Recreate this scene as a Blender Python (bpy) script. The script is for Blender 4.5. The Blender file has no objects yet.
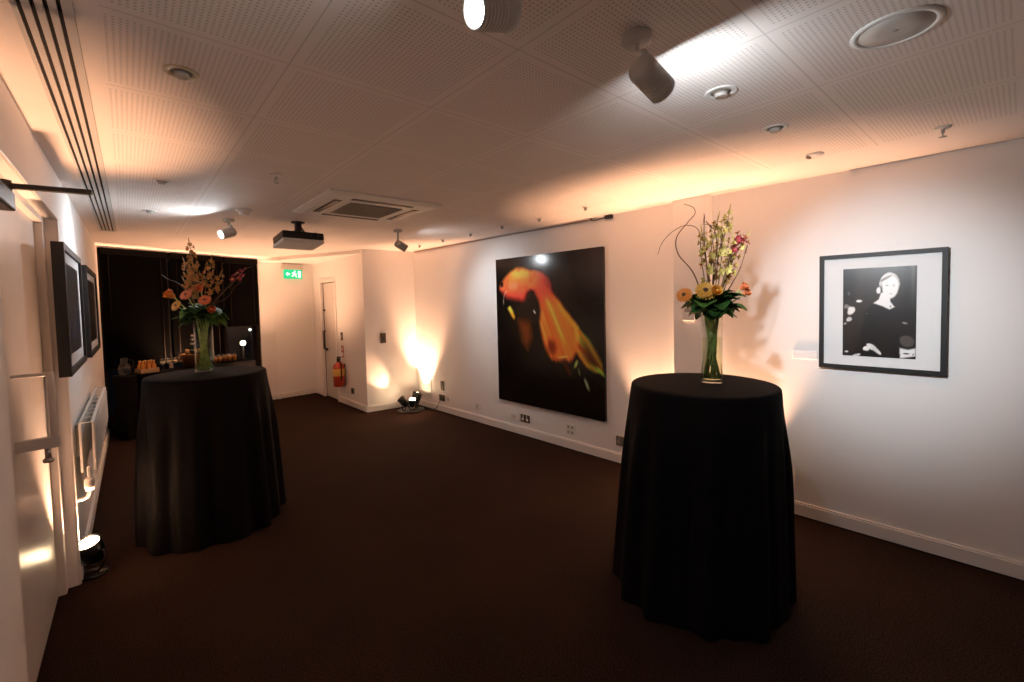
import bpy, bmesh, math, random
from mathutils import Vector, Matrix
random.seed(7)
V = Vector
S = bpy.context.scene
C = bpy.data.collections.new('room'); S.collection.children.link(C)
PI = math.pi
HC = 2.412                                   # ceiling height

# ------------------------------------------------------------------ helpers
class Frame:
    """a wall's own axes: u along the wall, n out into the room, z up"""
    def __init__(s, o, d, n): s.o = V(o); s.d = V(d).normalized(); s.n = V(n).normalized()
    def p(s, u, n, z): return s.o + s.d*u + s.n*n + V((0, 0, z))
tr, tl = -0.03786, 0.00849
FR = Frame((3.5437, 3, 0), (math.sin(tr), math.cos(tr), 0), (-math.cos(tr), math.sin(tr), 0))
FL = Frame((-0.2836, 3, 0), (math.sin(tl), math.cos(tl), 0), (math.cos(tl), -math.sin(tl), 0))
PA, PB, PC, PD, PE = V((-.245, 7.6, 0)), V((1.69, 8.42, 0)), V((1.94, 8.43, 0)), V((2.585, 8.50, 0)), V((2.632, 6.35, 0))
PF = FR.p(3.27, 0, 0)
def seg_frame(a, b):                          # interior on the right of a->b
    d = (b-a).normalized(); return Frame(a, d, (d.y, -d.x, 0))
FW = seg_frame(PA, PB); FN = seg_frame(PB, PC); FX = seg_frame(PC, PD); FD = seg_frame(PD, PE); FE = seg_frame(PE, PF)
FO = Frame((0, 0, 0), (1, 0, 0), (0, 1, 0))   # plain world axes: u=x n=y

def bx(bm, F, u0, u1, n0, n1, z0, z1, mi=0):
    vs = [bm.verts.new(F.p(u, n, z)) for z in (z0, z1) for (u, n) in ((u0, n0), (u1, n0), (u1, n1), (u0, n1))]
    for q in ((0, 3, 2, 1), (4, 5, 6, 7), (0, 1, 5, 4), (1, 2, 6, 5), (2, 3, 7, 6), (3, 0, 4, 7)):
        f = bm.faces.new([vs[i] for i in q]); f.material_index = mi
    return vs
def axes(ax):
    ax = V(ax).normalized(); t = V((0, 0, 1)) if abs(ax.z) < .95 else V((1, 0, 0))
    x = ax.cross(t).normalized(); y = ax.cross(x).normalized(); return x, y, ax
def lathe(bm, prof, o=(0, 0, 0), ax=(0, 0, 1), n=32, mi=0, closed=False):
    """prof = [(radius, height)] about axis ax from point o"""
    o = V(o); x, y, a = axes(ax); rings = []
    for r, h in prof:
        if r < 1e-6: rings.append([bm.verts.new(o+a*h)])
        else: rings.append([bm.verts.new(o+a*h+(x*math.cos(2*PI*k/n)+y*math.sin(2*PI*k/n))*r) for k in range(n)])
    pairs = list(zip(rings, rings[1:]))
    if closed: pairs.append((rings[-1], rings[0]))
    for A, B in pairs:
        for k in range(n):
            j = (k+1) % n
            if len(A) == 1 and len(B) == 1: break
            if len(A) == 1: f = bm.faces.new((A[0], B[k], B[j]))
            elif len(B) == 1: f = bm.faces.new((A[k], B[0], A[j]))
            else: f = bm.faces.new((A[k], B[k], B[j], A[j]))
            f.material_index = mi; f.smooth = True
def cyl(bm, o, ax, r, h, n=24, mi=0, r2=None):
    r2 = r if r2 is None else r2
    lathe(bm, [(0, 0), (r, 0), (r2, h), (0, h)], o, ax, n, mi)
def tube(bm, pts, r, n=8, mi=0, r1=None, cap=True):
    pts = [V(p) for p in pts]; m = len(pts); r1 = r if r1 is None else r1
    prev = None; rings = []
    for i, p in enumerate(pts):
        t = (pts[min(i+1, m-1)]-pts[max(i-1, 0)]).normalized()
        if prev is None: x, y, _ = axes(t)
        else: x = (prev-t*prev.dot(t)).normalized(); y = t.cross(x)
        prev = x; rr = r+(r1-r)*i/max(1, m-1)
        rings.append([bm.verts.new(p+(x*math.cos(2*PI*k/n)+y*math.sin(2*PI*k/n))*rr) for k in range(n)])
    for A, B in zip(rings, rings[1:]):
        for k in range(n):
            f = bm.faces.new((A[k], A[(k+1) % n], B[(k+1) % n], B[k])); f.smooth = True; f.material_index = mi
    if cap:
        bm.faces.new(rings[0][::-1]).material_index = mi; bm.faces.new(rings[-1]).material_index = mi
def curve(ps, k=6):
    """Catmull-Rom through the points"""
    ps = [V(p) for p in ps]; q = [ps[0]*2-ps[1]]+ps+[ps[-1]*2-ps[-2]]; out = []
    for i in range(1, len(q)-2):
        for j in range(k):
            t = j/k; a, b, c, d = q[i-1:i+3]
            out.append(.5*((2*b)+(c-a)*t+(2*a-5*b+4*c-d)*t*t+(3*b-a-3*c+d)*t**3))
    return out+[ps[-1]]
def prism(bm, pts, h, mi=0):
    """polygon pts (world) swept by vector h"""
    a = [bm.verts.new(V(p)) for p in pts]; b = [bm.verts.new(V(p)+V(h)) for p in pts]; n = len(a)
    bm.faces.new(a[::-1]).material_index = mi; bm.faces.new(b).material_index = mi
    for i in range(n): bm.faces.new((a[i], a[(i+1) % n], b[(i+1) % n], b[i])).material_index = mi
def NB(): return bmesh.new()
def tilt(bm, c, ax, ang): bmesh.ops.rotate(bm, verts=bm.verts[:], cent=c, matrix=Matrix.Rotation(ang, 3, ax))
def wpos(o):
    p = V((0, 0, 0))
    while o: p += o.location; o = o.parent
    return p
def obj(name, bm, mats, parent=None, bevel=0, loc=None, smooth=False):
    """link a bmesh (in world coordinates) as one mesh object, its origin at its parent's or at loc"""
    base = wpos(parent) if parent else V(loc or (0, 0, 0))
    bmesh.ops.recalc_face_normals(bm, faces=bm.faces[:])
    bmesh.ops.translate(bm, verts=bm.verts[:], vec=-base)
    me = bpy.data.meshes.new(name); bm.to_mesh(me); bm.free()
    for m in (mats if isinstance(mats, (list, tuple)) else [mats]): me.materials.append(m)
    if smooth:
        for p in me.polygons: p.use_smooth = True
    o = bpy.data.objects.new(name, me); C.objects.link(o)
    if parent: o.parent = parent
    else: o.location = base
    if bevel:
        b = o.modifiers.new('bevel', 'BEVEL'); b.width = bevel; b.segments = 2; b.limit_method = 'ANGLE'; b.angle_limit = math.radians(40)
    return o
def tag(o, label, cat, group=None):
    o['label'] = label; o['category'] = cat
    if group: o['group'] = group
    return o
def thing(name, label, cat, loc=(0, 0, 0), group=None):
    o = bpy.data.objects.new(name, None); C.objects.link(o); o.location = loc; o.empty_display_size = .05
    return tag(o, label, cat, group)
def struct(name, bm, mats, parent=None, bevel=0):
    o = obj(name, bm, mats, parent, bevel)
    if not parent: o['kind'] = 'structure'
    return o
def dup(src, loc, label=None, group=None, rz=0):
    r = src.copy(); C.objects.link(r); r.location = loc; r.rotation_euler = (0, 0, rz)
    if label: r['label'] = label
    if group: r['group'] = group
    for ch in list(src.children):
        c = ch.copy(); C.objects.link(c); c.parent = r
        for g in list(ch.children):
            d = g.copy(); C.objects.link(d); d.parent = c
    return r

# ------------------------------------------------------------------ materials
def M(name, col, rough=.5, metal=0, emit=None, es=0, bump=0, bscale=200, var=0, vscale=30, spec=.5, sheen=0, coat=0, trans=0, ior=1.45, sss=0):
    m = bpy.data.materials.new(name); m.use_nodes = True; nt = m.node_tree; b = nt.nodes['Principled BSDF']
    b.inputs['Base Color'].default_value = (*col, 1); b.inputs['Roughness'].default_value = rough; b.inputs['Metallic'].default_value = metal
    b.inputs['Specular IOR Level'].default_value = spec; b.inputs['IOR'].default_value = ior
    if coat: b.inputs['Coat Weight'].default_value = coat; b.inputs['Coat Roughness'].default_value = .06
    if sheen: b.inputs['Sheen Weight'].default_value = sheen; b.inputs['Sheen Roughness'].default_value = .5
    if trans: b.inputs['Transmission Weight'].default_value = trans
    if emit: b.inputs['Emission Color'].default_value = (*emit, 1); b.inputs['Emission Strength'].default_value = es
    tc = nt.nodes.new('ShaderNodeTexCoord')
    if var:
        n = nt.nodes.new('ShaderNodeTexNoise'); n.inputs['Scale'].default_value = vscale; n.inputs['Detail'].default_value = 4
        nt.links.new(tc.outputs['Object'], n.inputs['Vector'])
        r = nt.nodes.new('ShaderNodeValToRGB'); r.color_ramp.elements[0].position = .3; r.color_ramp.elements[1].position = .7
        r.color_ramp.elements[0].color = (*[c*(1-var) for c in col], 1); r.color_ramp.elements[1].color = (*[min(1, c*(1+var)) for c in col], 1)
        nt.links.new(n.outputs['Fac'], r.inputs['Fac']); nt.links.new(r.outputs['Color'], b.inputs['Base Color'])
    if bump:
        n = nt.nodes.new('ShaderNodeTexNoise'); n.inputs['Scale'].default_value = bscale; n.inputs['Detail'].default_value = 3
        nt.links.new(tc.outputs['Object'], n.inputs['Vector'])
        bp = nt.nodes.new('ShaderNodeBump'); bp.inputs['Strength'].default_value = bump; bp.inputs['Distance'].default_value = .004
        nt.links.new(n.outputs['Fac'], bp.inputs['Height']); nt.links.new(bp.outputs['Normal'], b.inputs['Normal'])
    return m
def ATTR(name, rough=.4, coat=0, spec=.5):
    m = bpy.data.materials.new(name); m.use_nodes = True; nt = m.node_tree; b = nt.nodes['Principled BSDF']
    a = nt.nodes.new('ShaderNodeAttribute'); a.attribute_name = 'print'
    nt.links.new(a.outputs['Color'], b.inputs['Base Color']); b.inputs['Roughness'].default_value = rough
    b.inputs['Specular IOR Level'].default_value = spec
    if coat: b.inputs['Coat Weight'].default_value = coat; b.inputs['Coat Roughness'].default_value = .08
    return m
def ceiling_material():
    m = bpy.data.materials.new('perforated_plaster'); m.use_nodes = True; nt = m.node_tree; b = nt.nodes['Principled BSDF']; L = nt.links.new
    b.inputs['Roughness'].default_value = .75
    def mth(op, a, c=None, e=None):
        n = nt.nodes.new('ShaderNodeMath'); n.operation = op
        for i, v in enumerate((a, c, e)):
            if v is None: continue
            if isinstance(v, (int, float)): n.inputs[i].default_value = v
            else: L(v, n.inputs[i])
        return n.outputs[0]
    tc = nt.nodes.new('ShaderNodeTexCoord'); sx = nt.nodes.new('ShaderNodeSeparateXYZ'); L(tc.outputs['Object'], sx.inputs[0])
    T = .5425; P = T/35
    def axis(o, off):
        f = mth('FRACT', mth('DIVIDE', mth('SUBTRACT', o, off), T))
        d = mth('MULTIPLY', mth('SUBTRACT', .5, mth('ABSOLUTE', mth('SUBTRACT', f, .5))), T)      # distance to the tile joint
        h = mth('MULTIPLY', mth('SUBTRACT', mth('FRACT', mth('DIVIDE', mth('SUBTRACT', o, off), P)), .5), P)
        return d, mth('MULTIPLY', h, h)
    dx, hx = axis(sx.outputs[0], .45-T*4); dy, hy = axis(sx.outputs[1], .545-T*8)
    r = mth('SQRT', mth('ADD', hx, hy))
    hole = mth('LESS_THAN', r, .0037)
    inner = mth('MULTIPLY', mth('GREATER_THAN', dx, .031), mth('GREATER_THAN', dy, .031))
    fx = mth('MULTIPLY', mth('GREATER_THAN', sx.outputs[0], -.02), mth('LESS_THAN', sx.outputs[0], 3.16))
    fy = mth('LESS_THAN', sx.outputs[1], 6.05)
    field = mth('MULTIPLY', fx, fy)
    hole = mth('MULTIPLY', mth('MULTIPLY', hole, inner), field)
    seam = mth('MULTIPLY', mth('LESS_THAN', mth('MINIMUM', dx, dy), .0022), field)
    dark = mth('MAXIMUM', mth('MULTIPLY', hole, .35), mth('MULTIPLY', seam, .30))
    mx = nt.nodes.new('ShaderNodeMix'); mx.data_type = 'RGBA'; L(dark, mx.inputs[0])
    mx.inputs[6].default_value = (.86, .775, .73, 1); mx.inputs[7].default_value = (.06, .045, .035, 1)
    L(mx.outputs[2], b.inputs['Base Color'])
    bp = nt.nodes.new('ShaderNodeBump'); bp.inputs['Strength'].default_value = .15; bp.inputs['Distance'].default_value = .003
    L(mth('SUBTRACT', 1., dark), bp.inputs['Height']); L(bp.outputs['Normal'], b.inputs['Normal'])
    return m
def carpet_material():
    m = bpy.data.materials.new('brown_carpet'); m.use_nodes = True; nt = m.node_tree; b = nt.nodes['Principled BSDF']; L = nt.links.new
    b.inputs['Roughness'].default_value = .95; b.inputs['Specular IOR Level'].default_value = .1
    tc = nt.nodes.new('ShaderNodeTexCoord')
    n = nt.nodes.new('ShaderNodeTexNoise'); n.inputs['Scale'].default_value = 165; n.inputs['Detail'].default_value = 6; L(tc.outputs['Object'], n.inputs['Vector'])
    n2 = nt.nodes.new('ShaderNodeTexNoise'); n2.inputs['Scale'].default_value = 2.2; n2.inputs['Detail'].default_value = 3; L(tc.outputs['Object'], n2.inputs['Vector'])
    r = nt.nodes.new('ShaderNodeValToRGB'); e = r.color_ramp.elements
    e[0].position = .40; e[0].color = (.010, .0046, .0030, 1); e[1].position = .66; e[1].color = (.070, .033, .020, 1); L(n.outputs['Fac'], r.inputs['Fac'])
    mx = nt.nodes.new('ShaderNodeMix'); mx.data_type = 'RGBA'; mx.blend_type = 'MULTIPLY'; mx.inputs[0].default_value = .5
    L(r.outputs['Color'], mx.inputs[6]); L(n2.outputs['Fac'], mx.inputs[7]); L(mx.outputs[2], b.inputs['Base Color'])
    bp = nt.nodes.new('ShaderNodeBump'); bp.inputs['Strength'].default_value = .5; bp.inputs['Distance'].default_value = .004
    L(n.outputs['Fac'], bp.inputs['Height']); L(bp.outputs['Normal'], b.inputs['Normal'])
    return m
def schlick(nt, ior):
    f0 = ((ior-1)/(ior+1))**2; w = nt.nodes.new('ShaderNodeLayerWeight'); w.inputs[0].default_value = .5
    p = nt.nodes.new('ShaderNodeMath'); p.operation = 'POWER'; nt.links.new(w.outputs['Facing'], p.inputs[0]); p.inputs[1].default_value = 5
    a = nt.nodes.new('ShaderNodeMath'); a.operation = 'MULTIPLY_ADD'; nt.links.new(p.outputs[0], a.inputs[0]); a.inputs[1].default_value = (1-f0)*.8; a.inputs[2].default_value = f0
    return a.outputs[0]
def pane_material():
    m = bpy.data.materials.new('window_glass'); m.use_nodes = True; nt = m.node_tree; nt.nodes.clear(); L = nt.links.new
    o = nt.nodes.new('ShaderNodeOutputMaterial'); mx = nt.nodes.new('ShaderNodeMixShader'); t = nt.nodes.new('ShaderNodeBsdfTransparent')
    g = nt.nodes.new('ShaderNodeBsdfGlossy'); g.inputs['Roughness'].default_value = .02; f = schlick(nt, 1.4)
    L(f, mx.inputs[0]); L(t.outputs[0], mx.inputs[1]); L(g.outputs[0], mx.inputs[2]); L(mx.outputs[0], o.inputs[0])
    return m
WARM = (1, .53, .30); COOL = (.88, .95, 1)
m_wall = M('white_wall_paint', (.86, .83, .81), .6, bump=.06, bscale=60, spec=.3)
m_trim = M('white_gloss_paint', (.80, .77, .74), .35)
m_ceil = ceiling_material(); m_plain = M('white_ceiling_paint', (.84, .79, .765), .7)
m_carpet = carpet_material(); m_pane = pane_material()
m_black = M('matte_black', (.012, .011, .011), .5)
m_blackgloss = M('black_satin_metal', (.010, .010, .010), .28)
m_slot = M('slot_dark', (.008, .006, .005), .8)
m_alu = M('painted_slot_bar', (.62, .58, .55), .5)
m_cloth = M('black_tablecloth', (.0024, .0021, .0024), .8, bump=.2, bscale=900, spec=.12)
m_frame = M('black_stained_wood', (.010, .009, .0095), .5, var=.25, vscale=40)
m_mat = M('white_mount_board', (.80, .80, .80), .8)
m_print = ATTR('photo_print', .3, .5); m_acrylic = ATTR('gloss_print', .17, .0, .45)
def thin_glass(name, col, ior, k=1.0, edge=0):
    m = bpy.data.materials.new(name); m.use_nodes = True; nt = m.node_tree; nt.nodes.clear(); L = nt.links.new
    o = nt.nodes.new('ShaderNodeOutputMaterial'); mx = nt.nodes.new('ShaderNodeMixShader'); t = nt.nodes.new('ShaderNodeBsdfTransparent'); t.inputs[0].default_value = (*col, 1)
    g = nt.nodes.new('ShaderNodeBsdfGlossy'); g.inputs['Roughness'].default_value = .03
    f = schlick(nt, ior)
    L(f, mx.inputs[0]); L(t.outputs[0], mx.inputs[1]); L(g.outputs[0], mx.inputs[2]); L(mx.outputs[0], o.inputs[0])
    return m
m_glass = thin_glass('clear_glass', (.97, .98, .96), 1.5)
m_water = thin_glass('vase_water', (.93, .97, .86), 1.25)
m_grey = M('grey_plastic', (.33, .31, .29), .5); m_lightgrey = M('warm_grey_enamel', (.55, .51, .47), .42)
m_white = M('white_plastic', (.76, .74, .71), .45)
m_silver = M('brushed_steel', (.45, .43, .41), .35, metal=1)
m_dsteel = M('dark_bronze_plate', (.09, .065, .045), .35, metal=.7)
m_lenswarm = M('warm_lamp_lens', (.9, .8, .6), .3, emit=(1, .72, .42), es=28)
m_lenscool = M('cool_lamp_lens', (.9, .9, .9), .3, emit=(.92, .97, 1), es=95)
m_red = M('red_enamel', (.52, .055, .018), .3, coat=.4); m_label = M('yellow_label', (.80, .48, .10), .5)
m_green = M('green_sign_face', (.0, .35, .16), .4, emit=(.0, .55, .25), es=.75)
m_signwhite = M('white_pictogram', (.8, .95, .85), .4, emit=(.6, 1, .75), es=1.0)
m_door = M('door_paint', (.66, .62, .59), .32, var=.04, vscale=6, spec=.5)
m_leaf = M('dark_green_leaf', (.035, .105, .022), .6, var=.45, vscale=60, spec=.2); m_leaf2 = M('mid_green_leaf', (.10, .22, .045), .6, var=.4, vscale=60, spec=.2)
m_stem = M('green_stem', (.44, .58, .20), .45, var=.35, vscale=40)
m_rose = M('orange_petals', (.86, .30, .05), .5, var=.2, vscale=80); m_gerb = M('yellow_orange_petals', (.86, .45, .07), .5, var=.25, vscale=80)
m_salmon = M('salmon_petals', (.72, .20, .07), .5, var=.25, vscale=80)
m_orch = M('yellow_green_orchid_petals', (.62, .50, .14), .5, var=.35, vscale=90); m_orch2 = M('tan_orchid_petals', (.44, .23, .06), .5, var=.35, vscale=90)
m_pink = M('dark_pink_petals', (.34, .03, .035), .5, var=.3, vscale=80); m_twig = M('brown_twig', (.10, .045, .022), .6, var=.3, vscale=60)
m_rstem = M('reddish_stem', (.20, .13, .04), .5, var=.4, vscale=60)
m_copper = M('copper_bucket_metal', (.70, .36, .17), .28, metal=1); m_amber = M('amber_juice', (.55, .22, .04), .25)
m_bottle = M('dark_bottle_glass', (.02, .03, .015), .12, coat=.5); m_foil = M('gold_foil', (.75, .48, .18), .3, metal=.9)
m_blind = M('dark_brown_slats', (.0026, .0017, .0014), .8, spec=.08); m_ebony = M('dark_window_frame', (.016, .010, .007), .6, spec=.2)
m_card = M('cardboard', (.42, .26, .13), .7); m_grille = M('taupe_grille', (.20, .17, .14), .6)

# ------------------------------------------------------------------ the room shell
b = NB(); bx(b, FO, -.7, 3.9, -1.7, 9.2, -.1, 0); struct('floor', b, m_carpet)
b = NB(); bx(b, FO, -.7, 3.9, -1.7, 9.2, HC, HC+.1); struct('ceiling', b, m_ceil)
DN, DF, DT = -.935, .600, 2.12                # left doorway: near and far edge along the wall, head height
b = NB()
bx(b, FL, -4.6, DN, -.25, 0, 0, HC); bx(b, FL, DN, DF, -.25, 0, DT, HC); bx(b, FL, DF, 4.75, -.25, 0, 0, HC)
struct('wall_left', b, m_wall)
b = NB(); bx(b, FR, -4.6, 3.27, -.2, 0, 0, HC); struct('wall_right', b, m_wall)
b = NB(); bx(b, FO, -.6, 3.9, -1.75, -1.55, 0, HC); struct('wall_back', b, m_wall)
WL = (PB-PA).length
b = NB(); bx(b, FW, -.05, WL, -.2, 0, 2.396, HC); bx(b, FN, -.0, (PC-PB).length, -.2, 0, 0, HC)
bx(b, FX, -.02, (PD-PC).length+.02, -.2, 0, 0, HC); struct('wall_far', b, m_wall)
LD = (PE-PD).length
b = NB(); D0, D1 = .40, 1.03                  # far doorway along wall D-E
bx(b, FD, -.1, D0, -.2, 0, 0, HC); bx(b, FD, D1, LD, -.2, 0, 0, HC); bx(b, FD, D0, D1, -.2, 0, 2.0, HC)
LE = (PF-PE).length; bx(b, FE, -.0, LE+.1, -.2, 0, 0, HC); struct('wall_alcove', b, m_wall)
# soffit over the alcove
b = NB(); prism(b, [(*p.xy, 2.357) for p in (PB+V((.0, -.05, 0)), PC+V((0, .05, 0)), PD+V((.05, .05, 0)), PE+V((.02, 0.03, 0)))], (0, 0, HC-2.357)); struct('trim_1', b, m_plain)
# pillar standing proud of the right wall
b = NB(); bx(b, FR, -1.340, -1.045, 0, .085, 0, HC); struct('wall_pillar', b, m_wall, bevel=.004)
# skirting boards
def skirt(name, F, u0, u1, h=.105, t=.016):
    b = NB(); bx(b, F, u0, u1, 0, t, .012, h-.012); bx(b, F, u0, u1, 0, t*.6, h-.012, h); bx(b, F, u0, u1, 0, t*.5, 0, .012, 1)  # recessed foot coloured near black for the shade of the shadow gap
    return struct(name, b, [m_trim, m_slot])
skirt('baseboard_right', FR, -1.03, 3.25); skirt('baseboard_right_near', FR, -4.5, -1.357)
skirt('baseboard_left', FL, DF+.03, 4.62); skirt('baseboard_left_near', FL, -4.5, DN-.02)
skirt('baseboard_nib', FN, 0, (PC-PB).length-.01); skirt('baseboard_far', FX, .02, (PD-PC).length-.02)
skirt('baseboard_alcove', FD, D1+.07, LD); skirt('baseboard_end', FE, 0, LE-.02)
b = NB(); bx(b, FR, -1.340, -1.045, .085, .10, .0, .105); struct('baseboard_pillar', b, m_trim)

# window_1 : dark glazed end wall
b = NB()
for u in (.0, .735, 1.50, WL-.05): bx(b, FW, u, u+.05, -.12, -.02, 0, 2.396)
bx(b, FW, 0, WL, -.12, -.02, 2.30, 2.396); bx(b, FW, 0, WL, -.12, -.02, 0, .10)
win = struct('window_1', b, m_ebony)
for u0, u1 in ((.05, .735), (.785, 1.50), (1.55, WL-.05)):
    b = NB(); bx(b, FW, u0, u1, -.075, -.069, .10, 2.30); obj('pane', b, m_pane, win)

# door_1 : painted door set back in the left wall
dn = -.078
b = NB(); bx(b, FL, DN+.04, DF-.072, dn-.045, dn, .008, DT-.03); door = struct('door_1', b, m_door, bevel=.003)
b = NB(); bx(b, FL, DN, DN+.04, -.20, -.002, 0, DT); bx(b, FL, DF-.070, DF, -.20, -.045, 0, DT); bx(b, FL, DN+.04, DF-.070, -.20, -.045, DT-.03, DT)
bx(b, FL, DF, DF+.022, 0, .010, 0, DT+.02); bx(b, FL, DN-.0, DF, 0, .010, DT, DT+.02)
obj('door_frame', b, m_trim, door, bevel=.003)
b = NB()                                       # wide D shaped pull
uh = -.32; tube(b, [FL.p(uh, dn, 1.34), FL.p(uh, .032, 1.34)], .008); tube(b, [FL.p(uh, .032, 1.348), FL.p(uh, .036, 1.20), FL.p(uh, .036, 1.045)], .013)
bx(b, FL, uh-.016, uh+.016, dn, .050, 1.030, 1.075)
obj('pull_handle', b, m_lightgrey, door, bevel=.002)
b = NB(); cyl(b, FL.p(uh, .012, .985), (0, 0, 1), .010, .0445, 14); lathe(b, [(0, 0), (.016, .002), (.018, .012), (.010, .022), (0, .022)], FL.p(uh, .012, .968), n=16); obj('door_knob', b, m_silver, door)
t = thing('door_closer', 'dark door closer with long arm stretched out above the white door', 'door closer', FL.p(-.66, 0.0, 1.98))
b = NB(); bx(b, FL, -1.20, -.86, .001, .038, 1.925, 1.985); obj('body', b, m_dsteel, t, bevel=.006)
b = NB(); a0 = FL.p(-.90, .022, 1.996); a1 = V((-.069, 2.067, 1.996)); d = (a1-a0).normalized(); s = V((d.y, -d.x, 0))
FA = Frame(a0, d, s); bx(b, FA, -.05, (a1-a0).length, -.011, .011, -.006, .010); cyl(b, a0+V((0, 0, -.03)), (0, 0, 1), .016, .05, 16); obj('arm', b, m_dsteel, t, bevel=.002)

# door_2 : far alcove door
b = NB(); bx(b, FD, D0+.012, D1-.006, -.075, -.035, .008, 1.985); d2 = struct('door_2', b, m_door)
b = NB(); bx(b, FD, D0-.06, D0, 0, .015, 0, 2.06); bx(b, FD, D1, D1+.05, 0, .012, 0, 2.06); bx(b, FD, D0, D1, 0, .015, 2.0, 2.06); obj('door_frame', b, m_trim, d2)
b = NB(); bx(b, FD, D0+.0005, D0+.0115, -.075, -.03, 0, 1.99); obj('door_gap_shadow', b, m_slot, d2)  # solid dark strip standing in for the shadow at the far jamb
b = NB(); tube(b, [FD.p(D0+.05, -.035, 1.16), FD.p(D0+.05, .0, 1.16), FD.p(D0+.05, .0, .84), FD.p(D0+.05, -.035, .84)], .014); obj('pull_handle', b, m_dsteel, d2)
b = NB(); cyl(b, FD.p(D0+.12, -.035, .84), FD.n, .022, .03, 16); obj('lock', b, m_dsteel, d2)
b = NB(); cyl(b, FD.p(D0+.06, -.035, 1.52), FD.n, .016, .03, 12); obj('catch', b, m_dsteel, d2)

# ------------------------------------------------------------------ ceiling fittings
t = thing('slot_diffuser', 'long linear air diffuser of four dark slots running along the left ceiling', 'air vent', (-.13, 3.6, HC-.008))
FS = Frame((-.205, 0, 0), (.0075, 1, 0), (1, -.0075, 0))
b = NB(); bx(b, FS, .35, 6.10, .004, .122, HC-.0015, HC-.0002); obj('backing', b, m_slot, t)
b = NB()
for n0, n1 in ((0, .012), (.0215, .038), (.0475, .064), (.0735, .090), (.0995, .122)):
    bx(b, FS, .35, 6.10, n0, n1, HC-.009, HC-.0016)
bx(b, FS, 6.09, 6.10, 0, .122, HC-.009, HC-.0016); obj('slot_bars', b, m_alu, t)

t = thing('air_conditioner', 'white square ceiling air conditioner cassette with grey centre grille', 'air conditioner', (1.55, 3.61, HC))
cu0, cu1, cv0, cv1 = 1.10, 2.00, 3.16, 4.08
FA = Frame((0, 0, 0), (1, 0, 0), (0, 1, 0))
b = NB()
z0 = HC-.028
vs = []
o1 = [(cu0, cv0), (cu1, cv0), (cu1, cv1), (cu0, cv1)]; o2 = [(cu0+.05, cv0+.05), (cu1-.05, cv0+.05), (cu1-.05, cv1-.05), (cu0+.05, cv1-.05)]
A_ = [b.verts.new((x, y, HC-.0005)) for x, y in o1]; B_ = [b.verts.new((x, y, HC-.014)) for x, y in o1]; C_ = [b.verts.new((x, y, z0)) for x, y in o2]
for X, Y in ((A_, B_), (B_, C_)):
    for i in range(4): b.faces.new((X[i], X[(i+1) % 4], Y[(i+1) % 4], Y[i]))
b.faces.new(C_); b.faces.new(A_[::-1]); obj('fascia', b, m_white, t)
b = NB(); bx(b, FA, cu0+.235, cu1-.235, cv0+.235, cv1-.235, z0-.006, z0-.0005)
for i in range(12): bx(b, FA, cu0+.245, cu1-.245, cv0+.25+i*.036, cv0+.262+i*.036, z0-.009, z0-.006)
obj('centre_grille', b, m_grille, t)
for u0, u1, v0, v1 in ((cu0+.20, cu1-.20, cv0+.10, cv0+.155), (cu0+.20, cu1-.20, cv1-.155, cv1-.10), (cu0+.10, cu0+.155, cv0+.20, cv1-.20), (cu1-.155, cu1-.10, cv0+.20, cv1-.20)):
    b = NB(); bx(b, FA, u0, u1, v0, v1, z0-.002, z0-.0005); lv = obj('louvre', b, m_slot, t)
    b = NB(); bx(b, FA, u0+.012, u1-.012, v0+.012, v1-.012, z0-.005, z0-.002); obj('vane', b, m_dsteel, lv)

t = thing('projector', 'black and grey video projector hanging from the ceiling on a short bracket', 'projector', (1.29, 4.60, HC))
pd = V((math.cos(.08), math.sin(.08), 0)); FP = Frame((1.29, 4.62, 0), pd, (-pd.y, pd.x, 0))
b = NB(); bx(b, FP, -.19, .19, -.14, .14, 2.215, 2.285); tilt(b, FP.p(0, 0, 2.27), FP.d, -.15); obj('casing', b, m_blackgloss, t, bevel=.012)
b = NB(); bx(b, FP, -.195, .185, -.145, .145, 2.180, 2.2145); tilt(b, FP.p(0, 0, 2.27), FP.d, -.15); obj('base_shell', b, m_white, t, bevel=.010)
b = NB(); cyl(b, FP.p(.10, -.139, 2.245), -FP.n, .032, .022, 24); tilt(b, FP.p(0, 0, 2.27), FP.d, -.15); obj('lens', b, m_blackgloss, t)
b = NB(); cyl(b, FP.p(0, 0, HC-.012), (0, 0, 1), .06, .0115, 24); bx(b, FP, -.024, .024, -.024, .024, 2.30, HC-.012); bx(b, FP, -.045, .045, -.02, .02, 2.2995, 2.325); obj('bracket', b, m_black, t)
b = NB(); tube(b, curve([FP.p(.03, .03, 2.38), FP.p(.10, .06, 2.31), FP.p(.15, .05, 2.295), FP.p(.17, 0, 2.29)]), .007); obj('cable', b, m_black, t)

def downlight(x, y, r, tilt, label, name='downlight', mat=m_white):
    t = thing(name, label, 'ceiling light', (x, y, HC), 'recessed ceiling lights')
    b = NB(); lathe(b, [(r*.62, -.0005), (r*.66, -.004), (r*.9, -.005), (r, -.003), (r, -.0005)], (x, y, HC), n=36, closed=True); obj('trim_ring', b, mat, t)
    b = NB(); lathe(b, [(0, -.002), (r*.61, -.002), (r*.61, -.0005), (0, -.0005)], (x, y, HC), n=28); obj('recess', b, m_grille, t)
    b = NB(); ax = V((tilt*.6, tilt*.2, -1)); lathe(b, [(0, 0), (r*.42, 0), (r*.40, .016), (r*.2, .012), (0, .010)], V((x, y, HC-.0025)), ax, 24); obj('lamp_face', b, m_lightgrey, t)
    return t
downlight(.180, 1.913, .052, .0, 'recessed ceiling downlight with brass rim nearest the long slot diffuser', mat=M('pale_brass', (.55, .45, .30), .4, metal=.3))
downlight(.208, 3.598, .050, .0, 'small unlit recessed downlight in the left ceiling above and beyond the near left one')
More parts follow.
